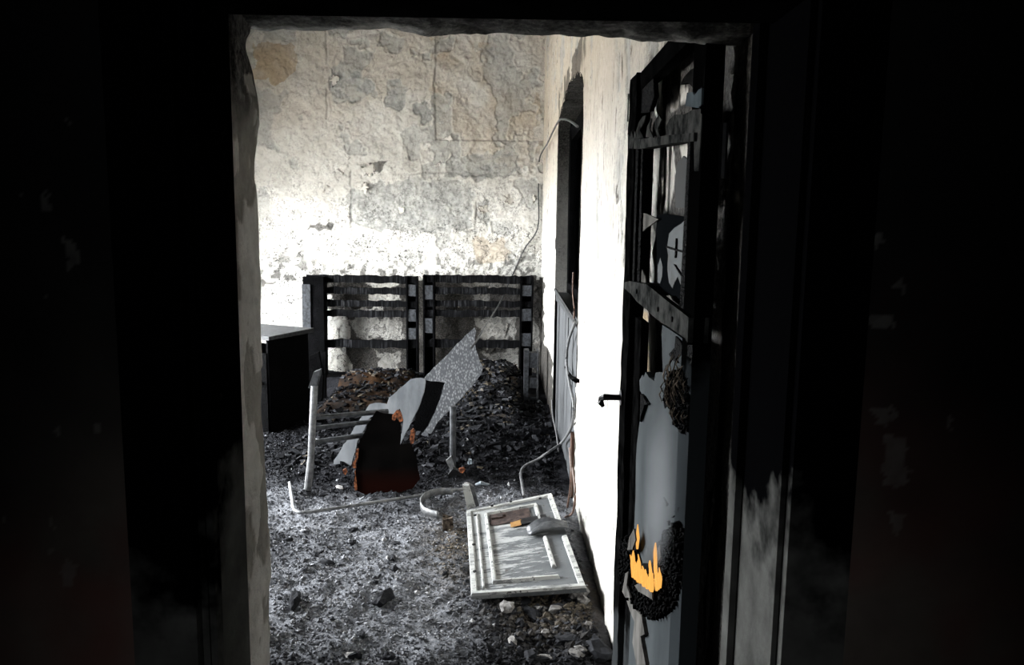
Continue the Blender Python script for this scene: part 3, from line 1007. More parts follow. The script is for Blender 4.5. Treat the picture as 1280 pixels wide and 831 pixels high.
    struct('wall_corridor_end', m, 'sooted_wall', 'soot-blackened end wall of the corridor with an added slit for fill light')
    struct('ceiling_corridor', MB().box((-1.95, -2.0, 2.75), (1.95, YN + 0.01, 2.9)), 'black_ceiling', 'black ceiling of the corridor')
    struct('floor_corridor', MB().box((-1.95, -2.0, -0.1), (1.95, 1.45, 0.0)), 'corridor_floor', 'dark dusty corridor floor')


partition()


def door_frame():
    t = thing('trim_1', (0, YN, 0), 'burnt wooden door frame lining the doorway', None, None, 'structure')
    # linings (boards against the reveals), stop beads and architraves
    obj('jamb', MB().box((XJL - 0.03, YN, 0), (XJL + 0.006, 1.30, ZL)), 'frame_paint', t)
    obj('stop_bead', MB().box((XJL + 0.006, YN + 0.005, 0), (XJL + 0.016, YN + 0.03, ZL)), 'frame_paint', t)
    obj('architrave', MB().box((XJL - 0.10, YN - 0.022, 0), (XJL - 0.004, YN, ZL + 0.08)), 'frame_paint', t)
    obj('jamb', MB().box((XJR - 0.004, YN, 0), (XJR + 0.03, 1.375, ZL)), 'frame_paint', t)
    obj('stop_bead', MB().box((XJR - 0.016, 1.30, 0), (XJR - 0.004, 1.335, ZL)), 'frame_paint', t)
    obj('architrave', MB().box((XJR + 0.004, YN - 0.022, 0), (XJR + 0.10, YN, ZL + 0.08)), 'frame_paint', t)
    obj('head', MB().box((XJL + 0.006, YN, ZL - 0.025), (XJR - 0.004, 1.27, ZL + 0.05)), 'soot_black', t)
    obj('head_architrave', MB().box((XJL - 0.004, YN - 0.022, ZL - 0.03), (XJR + 0.004, YN, ZL + 0.08)), 'soot_black', t)


door_frame()


# ------------------------------------------------------------------ the burnt door, standing open against the right wall
DX, DY0, DY1 = 0.365, 1.458, 2.275


def dpts(poly, x=DX):
    out = []
    for a, b in poly:
        p = on(a, b, 0, x)
        out.append((x, float(np.clip(p[1], DY0, DY1 + 0.01)), float(np.clip(p[2], 0.012, 2.035))))
    return out


def char_tiles(poly, x0, step, hmin, hmax, w=0.8, skew=0.25):
    """crazed char: many small blocks standing proud of the door face, inside an outline"""
    P3 = dpts(poly)
    ys = [p[1] for p in P3]; zs = [p[2] for p in P3]
    m = MB()
    tone = []
    flat = [(p[1], p[2]) for p in P3]
    z = min(zs)
    r = 0
    while z < max(zs):
        y = min(ys) + (r % 2) * step * 0.5
        while y < max(ys):
            q = inpoly(np.array([y]), np.array([z]), flat)[0]
            if q:
                h = random.uniform(hmin, hmax)
                a, b = step * w * random.uniform(0.3, 0.55), step * w * random.uniform(0.4, 0.75)
                dz = skew * step * random.uniform(-1, 1)
                k0 = len(m.v)
                m.add([(x0, y - a, z - b), (x0, y + a, z - b + dz), (x0, y + a, z + b + dz), (x0, y - a, z + b),
                       (x0 - h, y - a * 0.7, z - b * 0.7), (x0 - h * 0.8, y + a * 0.7, z - b * 0.7 + dz), (x0 - h, y + a * 0.7, z + b * 0.7 + dz), (x0 - h * 0.7, y - a * 0.7, z + b * 0.7)],
                      [(4, 5, 6, 7), (0, 1, 5, 4), (1, 2, 6, 5), (2, 3, 7, 6), (3, 0, 4, 7)])
            y += step
        z += step * 1.3
        r += 1
    return m


def door():
    t = thing('door_1', (DX + 0.02, DY0, 0), 'open panelled door with grey paint, burnt through and still alight', None, None, 'structure')
    T = 0.040
    # hinge stile and lock stile
    obj('hinge_stile', MB().box((DX + 0.004, DY0, 0.01), (DX + T, DY0 + 0.085, 2.03), 0.002), 'hinge_paint', t)
    lm = MB()
    zs = np.linspace(0.01, 2.03, 60)
    for k in range(len(zs) - 1):
        pass
    A = np.array([[(DX - 0.002 + 0.006 * (pn(z * 18, i * 3.1, 5) - 0.5), y + 0.014 * (fbm(z * 5, i * 7.3, 3, 401) - 0.5) * (1 if i in (0, 3) else 0.3), z)
                   for i, y in enumerate((2.17, 2.20, 2.24, DY1))] for z in zs])
    lm.grid(A)
    B = A.copy(); B[..., 0] += T
    n0 = len(lm.v)
    lm.grid(B[:, ::-1])
    na = len(zs)
    for k in range(na - 1):
        for c0, c1 in ((0, 3), (3, 0)):
            a = k * 4 + c0; b = (k + 1) * 4 + c0
            c = n0 + k * 4 + c1; d = n0 + (k + 1) * 4 + c1
            lm.f.append((a, b, d, c))
    obj('lock_stile', lm, 'stile_char', t)
    obj('inner_stile', MB().box((DX + 0.014, 2.045, 0.05), (DX + 0.034, 2.165, 1.36), 0.004), 'stile_char', t)
    obj('glazing_bead', MB().box((DX + 0.002, 2.125, 1.43), (DX + 0.030, 2.150, 1.83), 0.003), 'char', t)
    obj('glazing_bead', MB().box((DX + 0.004, 2.060, 1.43), (DX + 0.030, 2.085, 1.83), 0.003), 'char', t)
    obj('top_edge_rail', MB().box((DX + 0.006, DY0 + 0.085, 1.985), (DX + T, DY1, 2.03), 0.004), 'soot_black', t)
    z1 = lambda q: zz((760, 60), 4.155, q)
    z2 = lambda q: zz((760, 240), 4.155, q)
    z3 = lambda q: zz((760, 420), 4.155, q)
    z4 = lambda q: zz((760, 620), 3.94, q)

    def pl(name, poly, mat, off=0.0, th=0.02, label=None):
        return obj(name, MB().plate(dpts(poly, DX + off), (th, 0, 0)), mat, t, label=label)

    # upper rail and torn paint above it
    pl('upper_rail', z1([(85, 455), (108, 522), (165, 524), (330, 494), (445, 484), (445, 440), (320, 452), (170, 472), (120, 470), (100, 445)]), 'rail_paint', -0.004, 0.035)
    torn = pl('torn_panel', z1([(305, 458), (298, 410), (320, 370), (345, 345), (395, 345), (440, 320), (505, 305), (505, 440), (480, 480), (470, 640), (448, 640), (445, 445), (330, 458)]), 'rail_paint', 0.002, 0.012)
    pl('torn_panel', z1([(228, 465), (232, 400), (262, 345), (278, 372), (258, 420), (270, 462)]), 'rail_paint', -0.002, 0.004)
    for q in ([(150, 470), (146, 430), (160, 385), (180, 355), (194, 350), (186, 385), (164, 425), (182, 467)],
              [(196, 462), (204, 405), (224, 366), (216, 420), (234, 465)], [(112, 470), (122, 430), (132, 470)], [(132, 470), (140, 430), (150, 470)]):
        pl('paint_curl', z1(q), 'rail_paint', -0.012, 0.003)
    pl('paint_curl', z1([(62, 400), (66, 300), (75, 268), (90, 280), (88, 340), (78, 400)]), 'bare_wood', -0.006, 0.004)
    pl('blue_patch', z1([(400, 300), (410, 232), (440, 228), (448, 246), (470, 216), (520, 185), (560, 180), (560, 296), (505, 306), (490, 290), (470, 312), (430, 306)]), 'blue_paint', 0.000, 0.012, 'pale blue-grey paint left on the top panel')
    pl('scorched_panel', z1([(375, 190), (395, 150), (430, 112), (500, 78), (575, 20), (575, 190), (520, 180), (470, 214), (440, 205), (415, 180)]), 'sooty_paint', 0.004, 0.012)
    pl('scorched_panel', z1([(85, 330), (88, 240), (150, 190), (235, 150), (240, 250), (215, 330), (160, 340), (120, 400), (95, 430)]), 'char', 0.012, 0.012)
    # middle rail
    mr = pl('middle_rail', z2([(82, 470), (110, 462), (200, 478), (300, 560), (405, 640), (520, 700), (520, 860), (440, 800), (400, 760), (380, 745), (300, 690), (240, 650), (200, 610), (150, 570), (120, 530), (85, 500)]), 'rail_paint', -0.006, 0.04)
    for cx, cy in ((150, 515), (262, 608), (335, 660)):
        p = on(*zz((760, 240), 4.155, [(cx, cy)])[0], 0, DX - 0.006)
        obj('nail_hole', MB().tube([p + np.array([-0.003, 0, 0]), p + np.array([0.004, 0, 0])], 0.006, 7), 'char', t)
    # glass left in the frame
    pl('glass_pane', z2([(255, 120), (300, 112), (408, 130), (412, 640), (380, 560), (300, 520), (255, 470), (252, 300)]), 'black_glass', 0.018, 0.004, 'cracked soot-blackened glass pane')
    pl('glass_reflection', z2([(318, 215), (345, 185), (380, 165), (404, 140), (406, 290), (405, 525), (385, 505), (362, 440), (345, 470), (335, 500), (316, 470), (308, 400), (312, 330), (306, 290)]), 'sooty_glass', 0.0165, 0.002, 'pale blue-grey window reflection painted on the pane')
    pl('glass_reflection', z2([(258, 470), (258, 385), (272, 340), (284, 390), (280, 440), (270, 475)]), 'sooty_glass', 0.0165, 0.002)
    pl('glass_pane', z1([(350, 660), (362, 590), (380, 580), (390, 560), (405, 575), (415, 560), (432, 610), (440, 790), (440, 830), (350, 830)]), 'smoked_glass', 0.016, 0.004)
    pl('glass_shard', z2([(153, 108), (200, 112), (262, 142), (205, 182), (155, 228)]), 'bare_wood', 0.010, 0.004)
    pl('glass_shard', z2([(158, 480), (178, 402), (192, 440), (198, 500)]), 'bare_wood', 0.010, 0.004)
    pl('glass_shard', z2([(275, 545), (320, 535), (335, 560), (370, 590), (375, 630), (330, 590)]), 'bare_wood', 0.006, 0.004)
    pl('glass_crack', z2([(300, 280), (360, 298), (405, 312), (404, 320), (355, 306), (300, 290)]), 'char', 0.013, 0.003)
    pl('glass_crack', z2([(350, 240), (354, 240), (350, 340), (345, 342)]), 'char', 0.013, 0.003)
    pl('glass_crack', z2([(340, 375), (346, 378), (386, 440), (384, 462), (380, 440)]), 'char', 0.013, 0.003)
    obj('muntin', MB().box((DX + 0.004, DY0 + 0.085, 1.43), (DX + 0.034, DY0 + 0.118, 1.83), 0.003), 'char', t)
    # lower panel sheet
    low = [(DX + 0.008, 1.47, 0.03), (DX + 0.008, 2.05, 0.03)]
    outline = dpts(z3([(143, 830), (145, 650), (150, 560), (165, 440), (205, 352), (188, 322), (165, 280), (163, 230), (180, 200), (185, 215), (195, 185), (212, 215), (225, 222), (240, 235), (247, 190), (272, 186), (285, 190), (278, 0)]) + z2([(282, 690), (330, 720), (400, 770), (470, 800), (520, 830)]), DX + 0.008)
    pts = outline + [(DX + 0.008, DY0 + 0.01, 1.33)] + low
    panel = obj('lower_panel', MB().plate(pts, (0.014, 0, 0)), 'door_paint', t)
    pl('char_scar', z3([(315, 95), (345, 60), (350, 0), (370, 20), (385, 45), (440, 40), (455, 60), (452, 100), (438, 122), (412, 105), (390, 112), (372, 95), (350, 118), (362, 140), (335, 125)]), 'char', 0.004, 0.004)
    pl('char_scar', z3([(420, 150), (440, 120), (462, 160), (458, 200), (448, 180), (440, 150)]), 'char', 0.004, 0.004)
    pl('char_scar', z3([(168, 300), (180, 312), (205, 352), (188, 358), (170, 420), (164, 445)]), 'char', -0.001, 0.008)
    pl('char_scar', z4([(385, 40), (405, 25), (415, 90), (420, 180), (405, 130)]), 'char', 0.004, 0.004)
    pl('char_scar', z4([(415, 100), (432, 100), (436, 215), (424, 190)]), 'char', 0.004, 0.004)
    for q in ([(270, 5), (290, 40), (284, 48)], [(325, 75), (352, 50), (340, 90)], [(288, 120), (298, 120), (296, 145)], [(310, 105), (335, 88), (322, 100)]):
        pl('char_scar', z4(q), 'char', 0.004, 0.004)
    # charred blister with curled fibres by the lock
    bl = [(310, 200), (340, 175), (385, 190), (400, 230), (430, 320), (440, 370), (430, 410), (445, 440), (425, 510), (370, 500), (345, 450), (320, 370), (290, 360), (285, 310), (310, 250)]
    b = pl('char_blister', z3(bl), 'char', 0.003, 0.006, 'charred blister with curled wood fibres')
    obj('char_scale', char_tiles(z3(bl), DX + 0.003, 0.0085, 0.002, 0.009, 0.9, 0.6), 'char', b, kind='stuff')
    fb = MB()
    P3 = [(p[1], p[2]) for p in dpts(z3(bl))]
    ys = [p[0] for p in P3]; zs_ = [p[1] for p in P3]
    n = 0
    while n < 46:
        y, z = random.uniform(min(ys), max(ys)), random.uniform(min(zs_), max(zs_))
        if not inpoly(np.array([y]), np.array([z]), P3)[0]:
            continue
        L = random.uniform(0.02, 0.05)
        a = random.gauss(0, 0.5)
        p0 = np.array([DX - 0.005, y, z])
        d = np.array([0, math.sin(a), math.cos(a)]) * L
        fb.tube([p0, p0 + d * 0.5 + np.array([-random.uniform(0.003, 0.010), 0, 0]), p0 + d], [0.001, 0.0018, 0.0007], 4)
        n += 1
    obj('wood_fibre', fb, 'fibre', b, kind='stuff')
    # burning patch low on the door
    bl2 = [(270, 190), (350, 130), (380, 190), (400, 280), (405, 400), (380, 480), (330, 540), (270, 590), (210, 610), (150, 560), (70, 460), (60, 330), (70, 230), (100, 190), (130, 260), (160, 380), (220, 440), (255, 420), (262, 330)]
    hollow = [(75, 200), (130, 200), (165, 330), (215, 330), (240, 230), (275, 200), (300, 400), (260, 480), (150, 470), (70, 420)]
    pl('burnt_hollow', z4(hollow), 'char', 0.005, 0.004)
    b2 = pl('burnt_patch', z4(bl2), 'char', 0.003, 0.005, 'crazed black char around the fire')
    obj('char_scale', char_tiles(z4(bl2), DX + 0.003, 0.013, 0.005, 0.014, 0.85, 0.35), 'char', b2, kind='stuff')
    for q in ([(105, 200), (128, 160), (135, 215), (120, 262), (95, 265)], [(130, 440), (170, 420), (215, 470), (218, 510), (170, 480), (150, 470)],
              [(70, 470), (85, 380), (100, 370), (92, 440), (110, 500), (85, 500)], [(240, 270), (255, 240), (258, 300), (245, 330)]):
        pl('ash_flake', z4(q), 'bare_wood', -0.016, 0.004)
    pl('bare_strip', z4([(85, 490), (105, 480), (125, 545), (165, 590), (180, 680), (160, 690), (185, 831), (140, 831), (120, 720), (130, 620), (105, 560)]), 'bare_wood', -0.002, 0.010, 'pale strip of bare splintered wood')
    # lever handle with its rose on the lock stile
    hz = float(on(765, 497, 1, 2.23)[2])
    h = obj('handle', MB().tube([(DX, 2.235, hz), (DX - 0.03, 2.235, hz), (DX - 0.055, 2.238, hz), (DX - 0.062, 2.25, hz - 0.006)], [0.009, 0.009, 0.010, 0.009], 8), 'black_metal', t)
    obj('lever_tip', MB().tube([(DX - 0.062, 2.25, hz - 0.004), (DX - 0.064, 2.252, hz - 0.02), (DX - 0.056, 2.252, hz - 0.032)], [0.009, 0.010, 0.006], 8), 'black_metal', h)
    obj('rose', MB().tube([(DX - 0.008, 2.235, hz), (DX + 0.004, 2.235, hz)], 0.024, 14), 'black_metal', h)
    # hinges
    for z in (0.25, 1.75):
        obj('hinge', MB().tube([(DX + T + 0.004, DY0 - 0.004, z - 0.05), (DX + T + 0.004, DY0 - 0.004, z + 0.05)], 0.008, 8), 'black_metal', t)


door()


# ------------------------------------------------------------------ fire and smoke on the door
def fire():
    t = thing('fire', on(*zz((760, 620), 3.94, [(205, 468)])[0], 0, DX - 0.02), 'small orange fire burning in the charred hollow low on the door', 'fire')
    tongues = [(125, 400, 122, 262, 13), (138, 410, 136, 320, 10), (165, 430, 150, 290, 10), (190, 440, 172, 350, 11), (215, 462, 208, 320, 13), (240, 455, 232, 225, 12)]
    rf = random.Random(3)
    for _ in range(22):
        u = rf.random()
        bx_ = 128 + 126 * u
        by_ = 395 + 70 * math.sin(u * 2.2) + rf.uniform(-8, 5)
        tongues.append((bx_, by_, bx_ - 10 + rf.uniform(-14, 14), by_ - rf.uniform(50, 150) * (0.65 + 0.6 * abs(u - 0.45)), rf.uniform(6, 13)))
    for k, (bx, by, tx, ty, w) in enumerate(tongues):
        (a, b), = zz((760, 620), 3.94, [(bx, by)])
        (c, d), = zz((760, 620), 3.94, [(tx, ty)])
        xo = DX - 0.016 - 0.01 * random.random()
        p0, p1 = on(a, b, 0, xo), on(c, d, 0, xo - 0.006)
        r = w / 3.94 * 2.0 / F_PX * 0.85
        n = 12
        m = MB()
        pts, rs = [], []
        for i in range(n):
            s = i / (n - 1)
            q = p0 + (p1 - p0) * s + np.array([0, 0.008 * math.sin(s * 5 + k) * s, 0])
            pts.append(q); rs.append(r * (math.sin(math.pi * min(0.98, 0.25 + 0.73 * s)) ** 0.8) + 0.0006)
        m.tube(pts, rs, 8, 0.6)
        m.at = dict(heat=np.clip(np.repeat(np.linspace(0.0, 1.0, n), 8) * 0.9 + rng.uniform(-0.15, 0.15, n * 8) + rng.uniform(-0.1, 0.35), 0, 1))
        obj('flame_tongue', m, 'flame', t, True)
    p = on(797, 672, 0, DX - 0.004)
    m = MB().tube([p + np.array([0, 0, -0.03]), p, p + np.array([0, 0.004, 0.035])], [0.003, 0.006, 0.001], 6)
    m.at = dict(heat=[0.3] * 18)
    obj('flame_tongue', m, 'flame', t, True)
    # smoke drifting up the face of the door
    c = on(824, 612, 0, DX - 0.04)
    m = MB()
    A = np.array([[(c[0] + SMOKE_R[0] * math.sin(th) * math.cos(ph), c[1] + SMOKE_R[1] * math.sin(th) * math.sin(ph), c[2] + SMOKE_R[2] * math.cos(th))
                   for ph in np.linspace(0, 2 * math.pi, 21)] for th in np.linspace(0.02, math.pi - 0.02, 15)])
    m.grid(A)
    o = obj('smoke_plume', m, 'smoke', None, True, c)
    tag(o, 'thin grey smoke drifting up the door above the fire', 'smoke', None, 'stuff')


fire()


# ------------------------------------------------------------------ pallet sofa
def pallet_back(xl, xr, label, left_post, right_col, left_col):
    """an upright pallet: horizontal slats between two end ladders of blocks"""
    Y0 = 8.14
    c = on((xl + xr) / 2, 437, 1, Y0)
    t = thing('upright_pallet', (c[0], Y0 + 0.07, 0.02), label, 'pallet', 'upright pallets of the sofa back')
    zpx = lambda y: float(on((xl + xr) / 2, y, 1, Y0)[2])
    xpx = lambda x: float(on(x, 400, 1, Y0)[0])
    X0, X1 = xpx(xl), xpx(xr)
    for a, b in ((344, 354), (359, 368), (375.5, 384), (387.5, 396.5), (424.5, 435)):
        m = MB()
        n = 26
        us = np.linspace(0, 1, n)
        z0, z1 = zpx(b), zpx(a)
        top = [(X0 + 0.02 + (X1 - X0 - 0.04) * u, Y0 + 0.02, z1 + random.uniform(-0.012, 0.006)) for u in us]
        bot = [(X0 + 0.02 + (X1 - X0 - 0.04) * u, Y0 + 0.02, z0 + random.uniform(-0.006, 0.010)) for u in us]
        m.plate(top + bot[::-1], (0, 0.025, 0))
        obj('slat', m, 'slat_char', t)
    if left_post:
        a, b = xpx(left_post[0]), xpx(left_post[1])
        z0, z1 = 0.02, zpx(345)
        po = obj('end_post', MB().box((a, Y0 - 0.10, z0), (b, Y0 + 0.10, z1 - 0.01), 0.006), 'char', t)
        obj('post_face', MB().box((a - 0.012, Y0 - 0.115, zpx(415)), (a + 0.075, Y0 - 0.10, zpx(355)), 0.004), 'block_ash', po)
    for col in (left_col, right_col):
        if not col:
            continue
        a, b, rows = col
        xa, xb = xpx(a), xpx(b)
        zt, zb = zpx(345), 0.02
        for x in (xa, xb - 0.016):
            obj('stringer', MB().box((x, Y0 - 0.02, zb), (x + 0.016, Y0 + 0.12, zt), 0.003), 'char', t)
        obj('stringer_back', MB().box((xa, Y0 + 0.08, zb), (xb, Y0 + 0.11, zt), 0.003), 'char', t)
        for r0, r1 in rows:
            obj('block', MB().box((xa + 0.016, Y0 - 0.012, zpx(r1)), (xb - 0.016, Y0 + 0.08, zpx(r0)), 0.004), 'block_ash', t)
    return t


pallet_back(381, 522, 'charred pallet of the sofa back nearer the blackened cabinet', (383, 407), (508, 522, [(355, 369), (386, 401), (409, 423)]), None)
pallet_back(527, 667, 'charred pallet of the sofa back nearer the arched window', None, (650, 666, [(356, 369), (385, 400), (416, 432)]), (529, 543, [(357, 375), (398, 417)]))


def sofa_base():
    # arm upright at the window end: ladder of blocks
    Yp = 6.93
    xpx = lambda x: float(on(x, 470, 1, Yp)[0])
    zpx = lambda y: max(0.03, float(on(665, y, 1, Yp)[2]))
    t = thing('sofa_arm', (xpx(664), Yp, 0), 'charred ladder-like arm upright at the window end of the sofa', 'sofa arm')
    obj('side_board', MB().box((xpx(655), Yp - 0.01, 0.0), (xpx(660.5), Yp + 0.14, zpx(438)), 0.004), 'block_ash', t)
    obj('side_board', MB().box((xpx(671), Yp - 0.01, 0.0), (xpx(673), Yp + 0.14, zpx(438)), 0.003), 'char_ash', t)
    for r0, r1 in ((441, 460), (472, 485), (496, 506)):
        obj('block', MB().box((xpx(660.5), Yp, zpx(r1)), (xpx(671), Yp + 0.1, zpx(r0)), 0.003), 'block_ash', t)
    # arm at the cabinet end: leaning black boards
    Yp = 6.88
    t = thing('sofa_arm', (float(on(380, 470, 1, Yp)[0]), Yp, 0), 'black sloping arm boards at the cabinet end of the sofa', 'sofa arm')
    P = lambda q, y: [on(a, b, 1, y) for a, b in q]
    q = [(364, 452), (385, 446), (398, 440), (404, 470), (402, 505), (364, 512)]
    obj('arm_board', MB().plate([(p[0], p[1], max(0.01, p[2])) for p in P(q, Yp)], (0, 0.05, 0)), 'char', t)
    q = [(378, 455), (407, 440), (407, 500), (380, 506)]
    obj('arm_board', MB().plate([(p[0], p[1], max(0.0, p[2])) for p in P(q, 7.05)], (0, 0.05, 0)), 'char', t)


sofa_base()


def mound(name, x0, x1, y0, y1, z, h, mat, seed, label, cat, n=34, kind=None, rag=0.5):
    X, Y = np.meshgrid(np.linspace(x0, x1, n), np.linspace(y0, y1, n), indexing='ij')
    u = (X - x0) / (x1 - x0) * 2 - 1; v = (Y - y0) / (y1 - y0) * 2 - 1
    prof = np.clip(1 - np.maximum(np.abs(u), np.abs(v)) ** 4, 0, 1)
    z = 0.015 + (z - 0.015) * sstep(7.38, 7.50, Y)
    H = z + h * prof * (1 - rag + rag * 2 * fbm(X * 8, Y * 8, 4, seed))
    m = MB().grid(np.stack([X, Y, H], -1))
    m.at = dict(pale=np.full(X.size, 0.2), tan=0.9 * sstep(0.5, 0.6, fbm(X * 7, Y * 7, 3, seed + 3)))
    o = obj(name, m, mat, None, True)
    return tag(o, label, cat, None, kind), (X, Y, H)


CUSH, (QX, QY, QH) = mound('seat_cushion', float(on(410, 490, 1, 7.0)[0]), float(on(508, 490, 1, 7.0)[0]), 6.45, 7.95, 0.105, 0.07, 'brown_foam', 501, 'burnt brown seat cushion collapsed in front of the sofa back', 'cushion', rag=0.75)
HEAP, (HX, HY, HH) = mound('debris_heap', -0.52, 0.17, 6.1, 7.98, 0.125, 0.16, 'ash', 511, 'heap of scorched debris piled between the sofa back and the bench frame', 'debris', kind='stuff')


def heap_rubble():
    n = 2200
    i = rng.integers(0, HX.shape[0], n); j = rng.integers(0, HX.shape[1], n)
    S = rng.uniform(0.008, 0.032, n)
    C = np.stack([HX[i, j] + rng.normal(0, 0.01, n), HY[i, j] + rng.normal(0, 0.01, n), HH[i, j] + S * 0.2], -1)
    rubble_obj('debris_crumbs', C, S, np.clip(rng.normal(0.08, 0.17, n), 0, 1), (rng.random(n) < 0.14) * 0.45, None, None, 0.7, True, HEAP)
    n = 700
    i = rng.integers(0, QX.shape[0], n); j = rng.integers(0, QX.shape[1], n)
    S = rng.uniform(0.006, 0.025, n)
    C = np.stack([QX[i, j], QY[i, j], QH[i, j] + S * 0.2], -1)
    rubble_obj('char_crumbs', C, S, np.clip(rng.normal(0.05, 0.12, n), 0, 1), (rng.random(n) < 0.15) * 0.4, None, None, 0.7, True, CUSH)
    # low black drift of char below and between the seats and the table
    n = 2600
    X = rng.uniform(-1.5, 0.40, n); Y = rng.uniform(4.9, 6.95, n)
    S = np.clip(np.abs(rng.normal(0.014, 0.012, n)), 0.005, 0.05)
    C = np.stack([X, Y, floor_h(X, Y) + S * 0.2], -1)
    tone = np.clip(rng.normal(0.05, 0.10, n) + (rng.random(n) < 0.02) * 0.5, 0, 1)
    rubble_obj('char_drift', C, S, tone, (rng.random(n) < 0.02) * 0.5, None, None, 0.8, True, FLOOR)


heap_rubble()


# ------------------------------------------------------------------ blackened cabinet behind the left jamb
def cabinet():
    ctr = np.array([-1.98, 6.15, 0.0])
    t = thing('cabinet', ctr, 'blackened cabinet with an ash-covered top beside the sofa', 'cabinet')
    a = math.radians(-24)
    R = lambda p: (ctr[0] + p[0] * math.cos(a) - p[1] * math.sin(a), ctr[1] + p[0] * math.sin(a) + p[1] * math.cos(a), p[2])

    def rb(name, lo, hi, mat, jit=0.006, par=t):
        m = MB().box(lo, hi, jit)
        m.v = [R(p) for p in m.v]
        return obj(name, m, mat, par)
    W, D, H = 0.34, 0.24, 0.78
    rb('top', (-W - 0.03, -D - 0.03, H - 0.03), (W + 0.03, D + 0.03, H), 'char_ash')
    rb('side_panel', (W - 0.02, -D, 0), (W, D, H - 0.03), 'char')
    rb('side_panel', (-W, -D, 0), (-W + 0.02, D, H - 0.03), 'char')
    rb('back_panel', (-W + 0.02, D - 0.02, 0), (W - 0.02, D, H - 0.15), 'char')
    rb('shelf', (-W + 0.02, -D + 0.01, 0.36), (W - 0.02, D - 0.02, 0.38), 'char')
    d = rb('cabinet_door', (-W + 0.03, -D - 0.015, 0.03), (W - 0.01, -D, H - 0.14), 'char')
    rb('knob', (W - 0.08, -D - 0.04, 0.40), (W - 0.055, -D - 0.015, 0.425), 'black_metal', 0.002, d)


cabinet()


# ------------------------------------------------------------------ collapsed table
def table():
    f1 = on(388, 612, 2, 0.03)
    top1 = on(393, 482, 1, f1[1])
    f2 = on(566, 590, 2, 0.03)
    t = thing('collapsed_table', (float(f1[0]), float(f1[1]), 0), 'steel table frame whose burnt top has collapsed', 'table')
    H = float(top1[2])
    up = np.array([0, 0, 1.0])
    leg = obj('leg', MB().tube([f1 + np.array([-0.02, 0, -0.02]), f1 + np.array([-0.003, 0, 0.10]), f1 + np.array([0.008, 0, 0.2]), [top1[0], top1[1], H]], [0.022, 0.024, 0.020, 0.021], 12), 'pale_tube', t)
    obj('foot_cap', MB().tube([f1 + np.array([-0.022, -0.004, -0.025]), f1 + np.array([-0.018, -0.002, 0.0])], 0.024, 12), 'black_metal', leg)
    # bent plate welded on the head of the leg
    P = [on(a, b, 1, f1[1] - 0.01) for a, b in ((385, 485), (392, 465), (400, 462), (399, 470), (394, 487))]
    obj('head_plate', MB().plate(P, (0, 0.05, 0)), 'scorched_steel', leg)
    top2z = H - 0.12
    obj('leg', MB().tube([f2, f2 + np.array([0.0, 0, 0.18]), f2 + np.array([0, 0, top2z * 0.8])], 0.021, 12), 'scorched_steel', t)
    for za, zb, dy, r in ((0.475, 0.47, 0.0, 0.016), (0.405, 0.43, 0.02, 0.014), (0.315, 0.36, 0.04, 0.016)):
        a = np.array([f1[0] + 0.02, f1[1] + dy, za]); b = np.array([f2[0], f2[1], zb]); b = a + (b - a) * 0.52
        obj('rail', MB().tube([a, b], r, 8), 'scorched_steel', t)
    # broken-off gusset by the right foot
    P = [on(a, b, 1, f2[1] - 0.03) for a, b in ((557, 576), (564, 570), (569, 586), (566, 592))]
    obj('gusset', MB().plate(P, (0, 0.02, 0)), 'pale_tube', t)
    # low bench frame behind, tubes with debris above
    Yb = 5.75
    q = lambda x, y: on(x, y, 1, Yb)
    b = thing('bench_frame', (float(q(610, 530)[0]), Yb, 0), 'thin black tubular bench frame behind the collapsed table', 'bench')
    A, B = q(560, 527), q(642, 531)
    obj('rail', MB().tube(spline([A, q(590, 527), q(594, 530)], 5), 0.009, 8), 'scorched_steel', b)
    obj('leg', MB().tube(spline([q(592, 528), q(596, 531), q(597, 536), np.array([q(597, 540)[0], Yb, 0.01])], 4), 0.009, 8), 'scorched_steel', b)
    obj('rail', MB().tube([q(596, 530), B], 0.009, 8), 'scorched_steel', b)
    obj('leg', MB().tube([B, np.array([B[0], Yb, 0.01])], 0.009, 8), 'scorched_steel', b)
    obj('leg', MB().tube([A, np.array([A[0], Yb, 0.01])], 0.009, 8), 'scorched_steel', b)
    # flat U frame lying in the ash
    z = 0.045
    pts = [on(a, b, 2, z) for a, b in ((362, 603), (365, 622), (367, 634), (371, 639), (385, 640), (440, 632), (520, 620), (580, 611))]
    u = obj('floor_frame', MB().tube(spline(pts, 5), 0.010, 8), 'pale_tube')
    tag(u, 'bent pale metal tube lying in the ash in front of the table', 'metal frame')


table()


